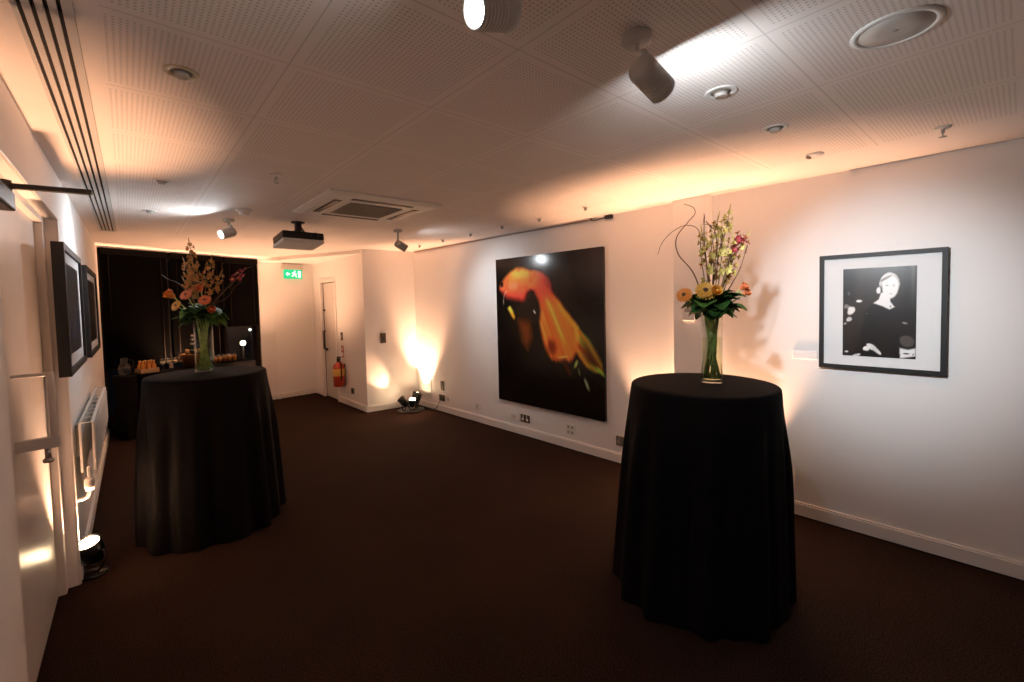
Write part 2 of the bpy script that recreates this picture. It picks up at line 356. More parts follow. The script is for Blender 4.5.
downlight(.185, 4.742, .050, .0, 'farthest left recessed downlight caught in the white streak of light')
downlight(1.821, .806, .060, .25, 'white recessed downlight tilted in its ring beside the bright spotlight streak')
downlight(2.415, .810, .058, .1, 'flat unlit recessed downlight in the tile between spotlight and right wall')
t = thing('smoke_detector', 'white round smoke detector on the ceiling beside the lit far spotlight', 'smoke detector', (.779, 4.283, HC))
b = NB(); lathe(b, [(0, -.0005), (.062, -.0005), (.062, -.012), (.05, -.018), (0, -.018)], (.779, 4.283, HC), n=32); obj('base', b, m_white, t)
b = NB(); lathe(b, [(0, -.0182), (.044, -.0182), (.040, -.038), (.02, -.044), (0, -.044)], (.779, 4.283, HC), n=32); obj('head', b, m_white, t)
def sprinkler(x, y, label, s=1.0):
    t = thing('sprinkler_head', label, 'sprinkler', (x, y, HC), 'sprinkler heads in the ceiling')
    b = NB(); lathe(b, [(0, -.0005), (.034*s, -.0005), (.030*s, -.009), (.014*s, -.012), (0, -.012)], (x, y, HC), n=24); obj('rosette', b, m_white, t)
    b = NB(); cyl(b, (x, y, HC-.030*s), (0, 0, 1), .008*s, .018*s+.0001, 12)
    for sgn in (-1, 1): tube(b, [(x+sgn*.007*s, y, HC-.026*s), (x+sgn*.012*s, y, HC-.036*s), (x, y, HC-.046*s)], .0025*s, 6)
    obj('frame_arms', b, m_lightgrey, t)
    b = NB(); lathe(b, [(0, -.050*s), (.016*s, -.050*s), (.016*s, -.047*s), (0, -.047*s)], (x, y, HC), n=20); obj('deflector', b, m_lightgrey, t)
    return t
sprinkler(.735, 3.044, 'sprinkler head hanging from the ceiling left of the air conditioner cassette')
sprinkler(3.081, .280, 'sprinkler head on the ceiling above the framed portrait below the round speaker')
t = thing('wall_sensor', 'small white ceiling sensor with dark slit near the right wall', 'sensor', (3.044, .811, HC))
b = NB(); lathe(b, [(0, -.0005), (.045, -.0005), (.042, -.012), (0, -.014)], (3.044, .811, HC), n=28); obj('base', b, m_white, t)
b = NB(); bx(b, FO, 3.010, 3.055, .832, .848, HC-.020, HC-.0122); obj('slit', b, m_grille, t)
for (x, y, l) in ((3.111, 5.523, 'farthest of the small ceiling studs beside the brown ceiling track'), (3.100, 4.905, 'second farthest small ceiling stud, just beyond the big picture'),
               (3.095, 4.290, 'small ceiling stud above the left edge of the big picture'), (3.070, 3.678, 'small pale ceiling stud over the middle of the big picture'),
               (3.100, 3.142, 'small ceiling stud above the right half of the big picture'), (3.059, 2.525, 'nearest small ceiling stud, by the black box at the track end')):
    t = thing('ceiling_stud', l, 'ceiling fitting', (x, y, HC), 'small studs along the right ceiling edge')
    b = NB(); lathe(b, [(0, -.0005), (.030, -.0005), (.027, -.008), (0, -.008)], (x, y, HC), n=20); obj('collar', b, m_white, t)
    b = NB(); lathe(b, [(0, -.0082), (.016, -.0082), (.013, -.034), (0, -.038)], (x, y, HC), n=16); obj('nozzle', b, m_grey, t)
t = thing('ceiling_speaker', 'large round ceiling speaker with white rim and grey mesh', 'speaker', (1.822, .274, HC))
cs = (1.826, .276, HC); R = .112
b = NB(); lathe(b, [(R*.83, -.0005), (R*.83, -.004), (R*.90, -.006), (R, -.003), (R, -.0005)], cs, n=56, closed=True); obj('rim', b, m_white, t)
b = NB(); lathe(b, [(0, -.005), (R*.4, -.005), (R*.82, -.003), (R*.82, -.001), (0, -.001)], cs, n=56); obj('mesh_grille', b, m_lightgrey, t)
b = NB(); lathe(b, [(0, -.0065), (.007, -.0062), (.008, -.0052), (0, -.0052)], cs, n=16); obj('badge', b, m_grey, t)
# brown ceiling track and black box on the right
t = thing('ceiling_track', 'thin brown track along the top of the right wall above the big picture', 'track', FR.p(1.4, .05, HC))
b = NB(); bx(b, FR, -.15, 3.22, .003, .028, HC-.020, HC-.0005); obj('channel', b, M('brown_track', (.20, .10, .065), .5), t)
b = NB(); bx(b, FR, -.15, 3.22, .028, .034, HC-.012, HC-.0005); obj('lip', b, m_lightgrey, t)
t = thing('junction_box', 'small black box with a thin cable on the wall at the track end', 'box', FR.p(-.37, .02, 2.39))
b = NB(); bx(b, FR, -.40, -.325, .001, .04, 2.376, 2.406); obj('casing', b, m_black, t, bevel=.003)
b = NB(); tube(b, curve([FR.p(-.325, .02, 2.393), FR.p(-.26, .02, 2.388), FR.p(-.20, .02, 2.380), FR.p(-.155, .016, 2.388)]), .005); obj('cable', b, m_black, t)

def spotlight(mount, centre, aim, label, lit, power, spread, spill):
    """short cylinder head on a bent arm under a ceiling rose"""
    t = thing('spotlight', label, 'spotlight', (*mount, HC), 'white ceiling spotlights')
    mx, my = mount; c = V(centre); a = V(aim).normalized()
    b = NB(); lathe(b, [(0, -.0005), (.045, -.0005), (.045, -.022), (.036, -.030), (0, -.030)], (mx, my, HC), n=32); obj('ceiling_rose', b, m_lightgrey, t)
    back = c-a*.035
    b = NB(); tube(b, curve([(mx, my, HC-.029), (mx+(back.x-mx)*.1, my+(back.y-my)*.1, HC-.06), back+V((0, 0, .055)), back+V((0, 0, .035))]), .011, 10); obj('arm', b, m_lightgrey, t)
    r = .043; prof = [(0, -.066), (.030, -.065), (.038, -.059), (r, -.045)]
    b = NB(); lathe(b, prof+[(r, -.012), (r*.995, -.0119), (0, -.0119)], c, a, 40); obj('rear_body', b, m_lightgrey, t)
    prof = [(0, -.0115)]
    for k in range(6): z = -.0115+k*.011; prof += [(r, z), (r, z+.007), (r*.93, z+.0075), (r*.93, z+.0105)]
    prof += [(r, .055), (r, .066), (r*.86, .066), (r*.78, .050), (0, .050)]
    b = NB(); lathe(b, prof, c, a, 40); obj('finned_body', b, m_lightgrey, t)
    b = NB(); lathe(b, [(0, .0505), (r*.66, .0505), (r*.66, .0535), (r*.45, .057), (0, .058)], c, a, 32); obj('lens', b, m_lenscool if lit else m_silver, t)
    l = bpy.data.lights.new('spotlight_beam', 'SPOT'); l.energy = power; l.color = COOL; l.spot_size = math.radians(spread); l.spot_blend = 1; l.shadow_soft_size = .03
    o = bpy.data.objects.new('spotlight_beam', l); C.objects.link(o); o.location = c+a*.085; o.rotation_euler = a.to_track_quat('-Z', 'Y').to_euler()
    if spill:
        l = bpy.data.lights.new('spotlight_spill', 'AREA'); l.shape = 'DISK'; l.size = .06; l.energy = spill; l.color = COOL; l.spread = PI
        o = bpy.data.objects.new('spotlight_spill', l); C.objects.link(o); o.location = c+a*.079; o.rotation_euler = a.to_track_quat('-Z', 'Y').to_euler()
    return t
spotlight((.79, .905), (.722, .876, 2.318), (-.95, .013, -.31), 'lit spotlight at the top edge of the view, glowing lens turned to the left', True, 6, 70, .6)
spotlight((1.225, .80), (1.245, .765, 2.275), V((3.63, .62, 1.45))-V((1.245, .765, 2.275)), 'spotlight seen from behind, aimed at the framed portrait', True, 140, 46, 3.0)
spotlight((.745, 4.79), (.712, 4.66, 2.265), V((-.28, 4.28, 1.88))-V((.712, 4.66, 2.265)), 'lit far spotlight facing the left wall, beside the smoke detector', True, 34, 74, 4.0)
spotlight((2.285, 4.52), (2.305, 4.50, 2.240), V((3.47, 4.25, 1.55))-V((2.305, 4.50, 2.240)), 'small far spotlight aimed at the wall beside the big picture', True, 24, 84, 1.4)

# ------------------------------------------------------------------ pictures
def srgb(c):
    return tuple(((v/255+.055)/1.055)**2.4 if v > 10 else v/255/12.92 for v in c)
def mix(a, b, t): t = max(0., min(1., t)); return tuple(x+(y-x)*t for x, y in zip(a, b))
def smooth(a, b, x):
    t = max(0., min(1., (x-a)/(b-a))); return t*t*(3-2*t)
def polyd(pts, x, y):
    """signed distance to a polygon, negative inside"""
    d = 1e9; s = False; n = len(pts); j = n-1
    for i in range(n):
        xi, yi = pts[i]; xj, yj = pts[j]
        ex, ey = xj-xi, yj-yi; wx, wy = x-xi, y-yi
        t = max(0., min(1., (wx*ex+wy*ey)/(ex*ex+ey*ey+1e-12)))
        d = min(d, (wx-ex*t)**2+(wy-ey*t)**2)
        if (yi > y) != (yj > y) and x < (xj-xi)*(y-yi)/(yj-yi)+xi: s = not s
        j = i
    return -math.sqrt(d) if s else math.sqrt(d)
def ell(x, y, cx, cy, rx, ry, a=0):
    dx, dy = x-cx, y-cy; c, s = math.cos(a), math.sin(a); u, v = dx*c+dy*s, -dx*s+dy*c
    return math.sqrt((u/rx)**2+(v/ry)**2)
def print_mesh(name, F, uL, uR, z0, z1, n, nx, ny, fn, mat, parent, depth=.002, gain=1.0):
    """a flat picture: a thin board whose face carries the image colours fn(s, t); s runs left to right as seen, t bottom to top"""
    verts = []; cols = []
    for j in range(ny+1):
        for i in range(nx+1):
            s, t = i/nx, j/ny
            verts.append(F.p(uL+(uR-uL)*s, n, z0+(z1-z0)*t)); cols.append(tuple(min(.9, q*gain) for q in srgb(fn(s, t))))
    faces = [(j*(nx+1)+i, j*(nx+1)+i+1, (j+1)*(nx+1)+i+1, (j+1)*(nx+1)+i) for j in range(ny) for i in range(nx)]
    nb = len(verts)
    for s, t in ((0, 0), (1, 0), (1, 1), (0, 1)):
        verts.append(F.p(uL+(uR-uL)*s, n-depth, z0+(z1-z0)*t)); cols.append(srgb(fn(s, t)))
    W = nx+1; bot = list(range(W)); top = [ny*W+i for i in range(W)]; lef = [j*W for j in range(ny+1)]; rig = [j*W+nx for j in range(ny+1)]
    faces += [tuple(bot[::-1]+[nb, nb+1]), tuple(top+[nb+2, nb+3]), tuple(lef+[nb+3, nb]), tuple(rig[::-1]+[nb+1, nb+2]), (nb, nb+3, nb+2, nb+1)]
    base = wpos(parent)
    me = bpy.data.meshes.new(name); me.from_pydata([tuple(v-base) for v in verts], [], faces)
    at = me.color_attributes.new('print', 'FLOAT_COLOR', 'POINT')
    for i, c in enumerate(cols): at.data[i].color = (*c, 1)
    me.materials.append(mat); o = bpy.data.objects.new(name, me); C.objects.link(o); o.parent = parent
    return o
def rnd(x, y, k=0):
    v = math.sin(x*127.1+y*311.7+k*74.7)*43758.5453; return v-math.floor(v)
def vnoise(x, y, k=0):
    i, j = math.floor(x), math.floor(y); f, g = x-i, y-j; f = f*f*(3-2*f); g = g*g*(3-2*g)
    return (rnd(i, j, k)*(1-f)+rnd(i+1, j, k)*f)*(1-g)+(rnd(i, j+1, k)*(1-f)+rnd(i+1, j+1, k)*f)*g
# big glossy picture: an orange veil tailed fish shape on black
BODY = [(.034, .785), (.045, .83), (.10, .875), (.16, .91), (.233, .932), (.30, .925), (.363, .906), (.43, .895), (.494, .88), (.545, .85), (.57, .81), (.575, .75), (.54, .70), (.47, .69), (.43, .73), (.40, .762), (.37, .772), (.345, .75), (.32, .705), (.28, .692), (.233, .705), (.17, .715), (.115, .722), (.07, .755)]
TAIL = [(.40, .80), (.46, .835), (.53, .79), (.585, .745), (.677, .656), (.808, .542), (.80, .47), (.79, .40), (.74, .315), (.60, .30), (.55, .33), (.50, .40), (.474, .45), (.452, .547), (.464, .644), (.45, .70), (.42, .74)]
VEIL = [(.64, .68), (.74, .60), (.808, .542), (.886, .465), (.985, .338), (.998, .27), (.93, .27), (.86, .30), (.80, .355), (.76, .43)]
DROP = [(.125, .655), (.15, .672), (.18, .64), (.205, .595), (.195, .575), (.165, .60)]
FINB = [(.25, .57), (.36, .555), (.375, .45), (.33, .36), (.27, .42)]
def fish(s, t):
    c = mix((9, 7, 6), (44, 36, 33), smooth(.45, 1.0, s)*smooth(.45, .95, t)*.9)  # grey reflection off the gloss is mixed into the black towards upper right
    w = (vnoise(s*7, t*7)-.5)*.03+(vnoise(s*19, t*19, 2)-.5)*.012
    d = polyd(FINB, s, t)+w; c = mix(c, (104, 48, 14), smooth(.06, -.05, d)*.8)
    d = polyd(VEIL, s, t)+w*.5
    if d < .03:
        ray = vnoise((s*.9+t*1.05)*46, (s-t)*3, 7)
        o = mix((120, 50, 16), (226, 130, 40), ray); o = mix(o, (126, 158, 44), smooth(.80, .97, s+.25*(ray-.5)))
        o = mix(o, (70, 34, 12), smooth(-.012, -.05, d)*smooth(.78, .9, s))
        c = mix(c, o, smooth(.014, -.016, d)*.95)
    d = polyd(BODY, s, t)+w*.5
    if d < .04:
        o = mix((222, 98, 50), (240, 138, 52), smooth(.80, .92, t)); o = mix(o, (196, 62, 50), smooth(.82, .72, t)*.9)
        o = mix(o, (190, 66, 56), smooth(.38, .50, s)*.85); o = mix(o, (246, 166, 70), smooth(1., .1, ell(s, t, .25, .885, .17, .05))*.7)
        o = mix(o, (232, 122, 84), smooth(1., .2, ell(s, t, .19, .81, .10, .045))*.6)
        o = mix(o, (170, 48, 36), smooth(.5, .75, vnoise(s*24, t*24, 5))*.28)
        o = mix(o, (112, 30, 24), smooth(-.045, .0, d)*smooth(.80, .76, t)); o = mix(o, (120, 40, 38), smooth(.46, .56, s)*smooth(.74, .80, t)*.75)
        c = mix(c, o, smooth(.020, -.022, d))
    d = polyd(TAIL, s, t)+w*.6
    if d < .035:
        x = (s-.47)+(t-.75)*.47                 # across the tail's streaks
        ray = vnoise(x*62, (t+s*.4)*2.2, 3)*.6+vnoise(x*150, t*4, 4)*.4
        o = mix((168, 58, 22), (240, 140, 54), .12+.95*ray)
        o = mix(o, (246, 176, 60), smooth(-.05, -.008, d)*smooth(.52, .60, s)*smooth(.40, .5, t)*.75)
        o = mix(o, (96, 30, 16), smooth(1.2, .2, ell(s, t, .565, .405, .06, .075, .3))*.85)
        o = mix(o, (196, 64, 48), smooth(.64, .76, t)*.8)
        c = mix(c, o, smooth(.020, -.030, d)*smooth(.315, .40, t+.07*ray)*smooth(.85, .72, t))
    c = mix(c, (238, 170, 66), smooth(.020, .0, abs((s-.533)*.87-(.70-t)*.49))*smooth(.74, .68, t)*smooth(.40, .5, t)*.85)
    c = mix(c, (24, 8, 6), smooth(1.1, .5, ell(s, t, .066, .822, .020, .026)))
    c = mix(c, (230, 210, 190), smooth(.006, 0., abs(ell(s, t, .13, .70, .05, .075)-1)*.05)*smooth(.14, .10, s)*smooth(.66, .70, t)*.5)
    d = polyd(DROP, s, t); c = mix(c, mix((206, 136, 34), (244, 206, 70), smooth(.6, .66, t)), smooth(.008, -.010, d))
    c = mix(c, (214, 208, 196), smooth(1, .4, ell(s, t, .405, .630, .024, .006, -.8)))
    for (x, y, rx, ry, a, col, k) in ((.665, .350, .06, .009, .15, (214, 170, 90), .8), (.775, .315, .04, .016, 1.1, (150, 170, 80), .85), (.60, .330, .05, .008, .1, (150, 56, 26), .8), (.86, .20, .055, .012, -1.1, (140, 156, 120), .9), (.80, .27, .035, .010, -1.2, (100, 130, 70), .7), (.97, .285, .06, .008, -.75, (120, 160, 50), .9), (.70, .28, .08, .03, -.9, (70, 28, 12), .7)):
        c = mix(c, col, smooth(1.15, .3, ell(s, t, x, y, rx, ry, a))*k)
    return c
t = thing('large_picture', 'large glossy unframed picture of an orange fish with flowing tail on black', 'picture', FR.p(.51, 0, .37))
b = NB(); bx(b, FR, -.299, 1.282, .001, .030, .395, 2.112); obj('panel', b, m_black, t)
print_mesh('print', FR, 1.286, -.303, .391, 2.116, .034, 150, 160, fish, m_acrylic, t, .004, 2.0)
# framed portrait
def portrait(s, t):
    s0, t0 = s, t; s += .034*(vnoise(s0*13, t0*15, 11)-.5)*smooth(.5, .3, s0)+.008*(vnoise(s0*30, t0*30, 4)-.5); t += .030*(vnoise(s0*15, t0*12, 12)-.5)*smooth(.5, .3, s0)
    c = mix((16, 13, 12), (46, 38, 34), smooth(.2, .8, vnoise(s*3, t*2.2, 2))*.8)
    c = mix(c, (34, 29, 27), smooth(.02, .0, abs(s-.33))*.5)
    c = mix(c, (70, 66, 64), smooth(.055, .0, abs(s-.955))*smooth(.35, .9, t)*.8); c = mix(c, (8, 8, 8), smooth(.03, .0, abs(s-.86))*.7)
    d = polyd([(.30, .0), (.28, .30), (.33, .52), (.43, .60), (.55, .62), (.70, .60), (.80, .52), (.84, .30), (.80, .0)], s, t); c = mix(c, (15, 13, 13), smooth(.03, -.02, d))
    W = (236, 234, 232)
    d = polyd([(.44, .605), (.51, .645), (.54, .72), (.66, .70), (.665, .62), (.72, .56), (.655, .535), (.56, .57)], s, t); c = mix(c, W, smooth(.012, -.008, d))
    e = ell(s, t, .662, .775, .115, .130, -.08); c = mix(c, (200, 198, 196), smooth(1.16, 1.06, ell(s, t, .648, .80, .125, .125))*smooth(.74, .82, t))
    c = mix(c, (244, 243, 241), smooth(1.06, .82, e))
    c = mix(c, (60, 55, 52), smooth(1, .6, ell(s, t, .60, .875, .11, .018, .35))*.5)
    c = mix(c, W, smooth(1.05, .8, ell(s, t, .505, .745, .032, .04)))
    for x, y, rx, ry, k in ((.615, .797, .026, .010, .5), (.710, .794, .022, .010, .5), (.672, .745, .010, .012, .18), (.672, .706, .032, .009, .35), (.61, .817, .034, .007, .22), (.715, .814, .028, .007, .22)):
        c = mix(c, (96, 88, 84), smooth(1.1, .4, ell(s, t, x, y, rx, ry))*k)
    c = mix(c, (120, 110, 108), smooth(.05, 0, abs(ell(s, t, .66, .785, .12, .13)-.97))*smooth(.66, .75, s)*.5)
    c = mix(c, (30, 26, 25), smooth(1, .5, ell(s, t, .665, .565, .012, .012)))
    # hands in the lap
    for x, y, rx, ry, a in ((.41, .115, .085, .035, -.35), (.47, .085, .085, .026, -.55), (.515, .06, .05, .018, -.7), (.345, .09, .045, .03, -.2)):
        c = mix(c, (226, 224, 221), smooth(1.1, .75, ell(s, t, x, y, rx, ry, a)))
    for k in range(3): c = mix(c, (110, 104, 100), smooth(.006, 0, abs((t-.085)+(s-.47)*.75-.022+.022*k))*smooth(.1, .04, abs(s-.485))*smooth(.08, .03, abs(t-.08))*.6)
    # pale things at the left edge, an armchair and a pale cloth at the right
    for x, y, rx, ry, a, col in ((.12, .52, .055, .06, .2, (220, 220, 218)), (.05, .56, .05, .025, .1, (120, 118, 116)), (.235, .635, .05, .020, 0, (226, 225, 223)), (.09, .42, .05, .025, .4, (190, 188, 186)), (.03, .37, .03, .014, 0, (150, 148, 146)), (.09, .71, .02, .03, 0, (80, 76, 74)), (.05, .04, .03, .012, 0, (200, 198, 196)), (.20, .015, .07, .02, .1, (205, 203, 200)), (.86, .385, .04, .010, -.2, (150, 146, 142)), (.35, .48, .02, .006, 0, (70, 66, 64))):
        c = mix(c, col, smooth(1.1, .7, ell(s, t, x, y, rx, ry, a)))
    c = mix(c, (76, 70, 67), smooth(1.05, .85, ell(s, t, .885, .19, .10, .065, -.15)))
    d = polyd([(.79, .115), (.90, .10), (1.0, .12), (1.0, .03), (.93, .02), (.80, .0)], s, t); c = mix(c, (228, 226, 224), smooth(.012, -.012, d))
    c = mix(c, (50, 46, 44), smooth(1, .5, ell(s, t, .88, .055, .05, .010))); c = mix(c, (60, 56, 54), smooth(1, .5, ell(s, t, .97, .05, .012, .012)))
    return c
def framed(name, label, F, uL, uR, z0, z1, fw, dep, pL, pR, pz0, pz1, fn, nx, ny, matcol):
    t = thing(name, label, 'picture', F.p((uL+uR)/2, 0, z0)); b = NB(); sg = 1 if uR > uL else -1
    bx(b, F, uL, uL+sg*fw, .001, dep, z0, z1); bx(b, F, uR-sg*fw, uR, .001, dep, z0, z1)
    bx(b, F, uL+sg*fw, uR-sg*fw, .001, dep, z0, z0+fw); bx(b, F, uL+sg*fw, uR-sg*fw, .001, dep, z1-fw, z1); obj('frame', b, m_frame, t)
    b = NB(); bx(b, F, uL+sg*fw, uR-sg*fw, .001, dep-.014, z0+fw, z1-fw); obj('mount_board', b, matcol, t)
    print_mesh('print', F, pL, pR, pz0, pz1, dep-.012, nx, ny, fn, m_print, t, .0015, 1.15)
    return t
framed('framed_portrait', 'black framed black and white photograph of a seated person in dark clothes', FR, -2.075, -2.705, 1.103, 1.861, .026, .034, -2.206, -2.570, 1.192, 1.764, portrait, 110, 150, m_mat)
m_bluemat = M('grey_blue_mount', (.50, .50, .52), .7)
def city(s, t):
    c = mix((10, 12, 16), (26, 34, 48), smooth(.75, .4, t))
    if .14 < t < .42:
        k = vnoise(s*26, t*16, 1); c = mix(c, (120, 150, 190), smooth(.58, .85, k)*smooth(.42, .32, t)*smooth(.12, .2, t)*.8)
    c = mix(c, (150, 140, 130), smooth(.02, 0, abs(t-.50))*.6); c = mix(c, (70, 60, 54), smooth(.10, 0, abs(t-.56))*.5)
    return c
def dusk(s, t):
    c = mix((12, 10, 9), (46, 36, 28), smooth(.3, .8, vnoise(s*4, t*5, 8))*smooth(1., .3, abs(t-.5)*2)); return c
framed('framed_photograph', 'deep black framed night photograph hung nearest the white door on the left wall', FL, .30, 1.33, 1.255, 1.965, .035, .05, .48, 1.16, 1.36, 1.87, city, 60, 70, m_bluemat)
framed('framed_photograph', 'dark framed photograph hung beyond the first one, nearest the bar', FL, 1.80, 3.05, 1.235, 1.960, .04, .05, 2.0, 2.86, 1.34, 1.86, dusk, 40, 50, m_bluemat)

# ------------------------------------------------------------------ wall plates, sockets, labels
def plate(name, label, cat, F, u, z, w, h, mat, slots=(), group=None, dep=.010):
    t = thing(name, label, cat, F.p(u, 0, z-h/2), group)
    b = NB(); bx(b, F, u-w/2, u+w/2, .0005, dep, z-h/2, z+h/2); obj('plate', b, mat, t, bevel=.002)
    for nm, du, dz, ww, hh, mt in slots:
        b = NB(); bx(b, F, u+du-ww/2, u+du+ww/2, dep, dep+.004, z+dz-hh/2, z+dz+hh/2); obj(nm, b, mt, t)
    return t
sk = lambda mt: [('socket_outlet', s*.036, -.008, .030, .030, mt) for s in (-1, 1)]+[('rocker_switch', s*.03, .026, .012, .018, mt) for s in (-1, 1)]
gw = 'wall plates low on the right wall'
plate('switch_plate', 'dark upright switch plate just above the corner socket', 'switch', FR, 2.572, .392, .075, .135, m_dsteel, [('rocker_switch', 0, .02, .03, .035, m_black)], gw)
plate('double_socket', 'dark double socket with the uplight cable plugged in', 'socket', FR, 2.59, .212, .145, .09, m_dsteel, sk(m_black), gw)
plate('socket', 'small white socket next to the plugged in dark socket', 'socket', FR, 2.425, .212, .08, .085, m_white, [('socket_outlet', 0, 0, .03, .03, m_grey)], gw)
plate('socket', 'single white socket between corner lights and big picture', 'socket', FR, 1.754, .222, .09, .09, m_white, [('socket_outlet', 0, 0, .035, .035, m_lightgrey)], gw)
plate('data_socket', 'white data socket under the left part of the big picture', 'socket', FR, 1.047, .210, .10, .09, m_white, [('data_port', s*.022, 0, .02, .022, m_grey) for s in (-1, 1)], gw)
plate('double_socket', 'dark double socket under the big picture', 'socket', FR, .857, .212, .15, .09, m_dsteel, sk(m_white), gw)
plate('double_socket', 'white double socket under the right part of the big picture', 'socket', FR, .165, .217, .11, .115, m_white, [('socket_outlet', s*.027, q*.026, .026, .024, m_grey) for s in (-1, 1) for q in (-1, 1)], gw)
plate('floor_level_socket', 'dark grey wall plate half hidden by the right table', 'socket', FR, -.475, .225, .14, .095, m_grille, sk(m_grey), gw)
plate('picture_caption', 'small white caption card left of the big picture', 'label', FR, 1.475, 1.135, .10, .035, m_mat, (), 'caption cards beside the pictures', .004)
plate('picture_caption', 'white caption card left of the framed portrait', 'label', FR, -1.985, 1.175, .15, .055, m_mat, (), 'caption cards beside the pictures', .006)
FPIL = Frame(FR.p(0, .085, 0), FR.d, FR.n)
plate('thermostat', 'white square wall control on the pillar behind the right flowers', 'thermostat', FPIL, -1.185, 1.475, .10, .125, m_white, [('display', 0, .02, .06, .03, m_grey)], None, .02)
t = plate('access_panel', 'low white louvred panel on the right wall by the far corner', 'panel', FR, 3.01, .345, .30, .36, m_white, [('slat', 0, .16-.03*k, .26, .008, m_lightgrey) for k in range(6)], None, .008)
plate('dark_wall_plate', 'dark upright wall plate on the end wall above the corner uplights', 'switch', FE, .265, 1.095, .085, .15, m_dsteel, [('rocker_switch', 0, 0, .035, .05, m_black)])
plate('socket', 'dark socket low on the alcove wall near its outer corner', 'socket', FD, 1.63, .26, .10, .09, m_dsteel, [('socket_outlet', 0, 0, .035, .035, m_black)])
plate('switch_plate', 'small dark switch plate above the extinguisher sign', 'switch', FD, 1.27, 1.10, .07, .13, m_dsteel, [('rocker_switch', 0, 0, .03, .05, m_grey)])
t = plate('extinguisher_sign', 'small red and white upright sign above the fire extinguisher', 'sign', FD, 1.275, .855, .10, .19, m_red, [('white_panel', 0, -.045, .075, .06, m_signwhite if False else m_mat), ('white_symbol', 0, .045, .03, .06, m_mat)], None, .004)

# fire extinguisher hung on the alcove wall
ec = FD.p(1.33, .095, .31)
t = thing('fire_extinguisher', 'red fire extinguisher with yellow label hung beside the far door', 'fire extinguisher', ec)
b = NB(); lathe(b, [(0, 0), (.078, 0), (.088, .02), (.088, .30), (.076, .35), (.03, .375), (.03, .39), (0, .39)], ec, n=32); obj('cylinder', b, m_red, t)
b = NB(); lathe(b, [(.0886, .17), (.0892, .171), (.0892, .285), (.0886, .286)], ec, n=32, closed=True); obj('label_band', b, m_label, t)
b = NB(); cyl(b, ec+V((0, 0, .391)), (0, 0, 1), .026, .05, 16); bx(b, Frame(ec, FD.d, FD.n), -.03, .07, -.014, .014, .43, .448); bx(b, Frame(ec, FD.d, FD.n), -.03, .08, -.014, .014, .46, .475); bx(b, Frame(ec, FD.d, FD.n), -.03, -.012, -.012, .012, .44, .47); obj('valve_handle', b, m_black, t)
b = NB(); tube(b, curve([ec+V((0, 0, .41))+FD.d*.02, ec+FD.d*.10+V((0, 0, .38)), ec+FD.d*.105+V((0, 0, .25)), ec+FD.d*.10+V((0, 0, .10))]), .011, 8); obj('hose', b, m_black, t)
b = NB(); bx(b, Frame(ec, FD.d, FD.n), -.03, .03, -.0945, -.0882, .15, .35); obj('wall_bracket', b, m_dsteel, t)

# exit sign
t = thing('exit_sign', 'lit green emergency exit sign with running figure, high on the far wall', 'exit sign', FX.p(.285, 0, 2.08))
b = NB(); bx(b, FX, .115, .455, .001, .075, 2.245, 2.335); obj('housing', b, m_lightgrey, t, bevel=.006)
b = NB(); bx(b, FX, .140, .445, .030, .048, 2.085, 2.2445); obj('sign_panel', b, m_green, t)
b = NB(); n0, n1 = .0485, .052
def sgn(pts): prism(b, [FX.p(u, n0, z) for u, z in pts], FX.n*(n1-n0))
sgn([(.375, 2.11), (.420, 2.11), (.420, 2.22), (.375, 2.22)])
sgn([(.170, 2.165), (.200, 2.20), (.200, 2.178), (.235, 2.178), (.235, 2.152), (.200, 2.152), (.200, 2.13)])
lathe(b, [(0, 0), (.013, 0), (.013, .004), (0, .004)], FX.p(.318, n0, 2.212), FX.n, 16)
sgn([(.285, 2.195), (.325, 2.195), (.335, 2.155), (.315, 2.15), (.295, 2.16)])
sgn([(.315, 2.158), (.335, 2.152), (.355, 2.115), (.343, 2.108), (.322, 2.135)])
sgn([(.295, 2.165), (.315, 2.155), (.295, 2.128), (.262, 2.125), (.262, 2.138), (.285, 2.142)])
sgn([(.268, 2.175), (.290, 2.195), (.296, 2.184), (.277, 2.166)]); sgn([(.322, 2.192), (.342, 2.172), (.356, 2.175), (.354, 2.164), (.337, 2.16), (.318, 2.178)])
obj('pictogram', b, m_signwhite, t)

# ------------------------------------------------------------------ radiator
ru0, ru1, rz0, rz1 = .42, 1.98, .50, .905
t = thing('radiator', 'white panel radiator mounted low on the left wall under the pictures', 'radiator', FL.p(1.2, 0, .2))
ru0, ru1, rz0, rz1 = .70, 2.30, .63, .93
b = NB(); bx(b, FL, ru0, ru1, .088, .100, rz0, rz1)
k = 0; u = ru0+.03
while u < ru1-.03: bx(b, FL, u, u+.022, .100, .104, rz0+.03, rz1-.03); u += .04
obj('front_panel', b, m_white, t, bevel=.002)
b = NB(); bx(b, FL, ru0, ru1, .030, .040, rz0, rz1); obj('rear_panel', b, m_white, t)
b = NB(); bx(b, FL, ru0, ru1, .040, .044, rz1-.006, rz1+.004); bx(b, FL, ru0, ru1, .084, .088, rz1-.006, rz1+.004)
u = ru0
while u < ru1+.001: bx(b, FL, min(u, ru1-.008), min(u, ru1-.008)+.008, .044, .084, rz1-.004, rz1+.002); u += .16
obj('top_grille', b, m_white, t)
for uu in (ru0+.2, ru1-.24):
    b = NB(); bx(b, FL, uu, uu+.04, .0005, .030, rz0+.05, rz1-.05); obj('wall_bracket', b, m_grey, t)
b = NB(); tube(b, curve([FL.p(ru0-.02, .066, rz0+.03), FL.p(ru0-.035, .066, rz0+.02), FL.p(ru0-.04, .066, rz0-.08), FL.p(ru0-.04, .050, rz0-.14), FL.p(ru0-.04, .002, rz0-.15)]), .009, 8); obj('pipe', b, m_white, t)
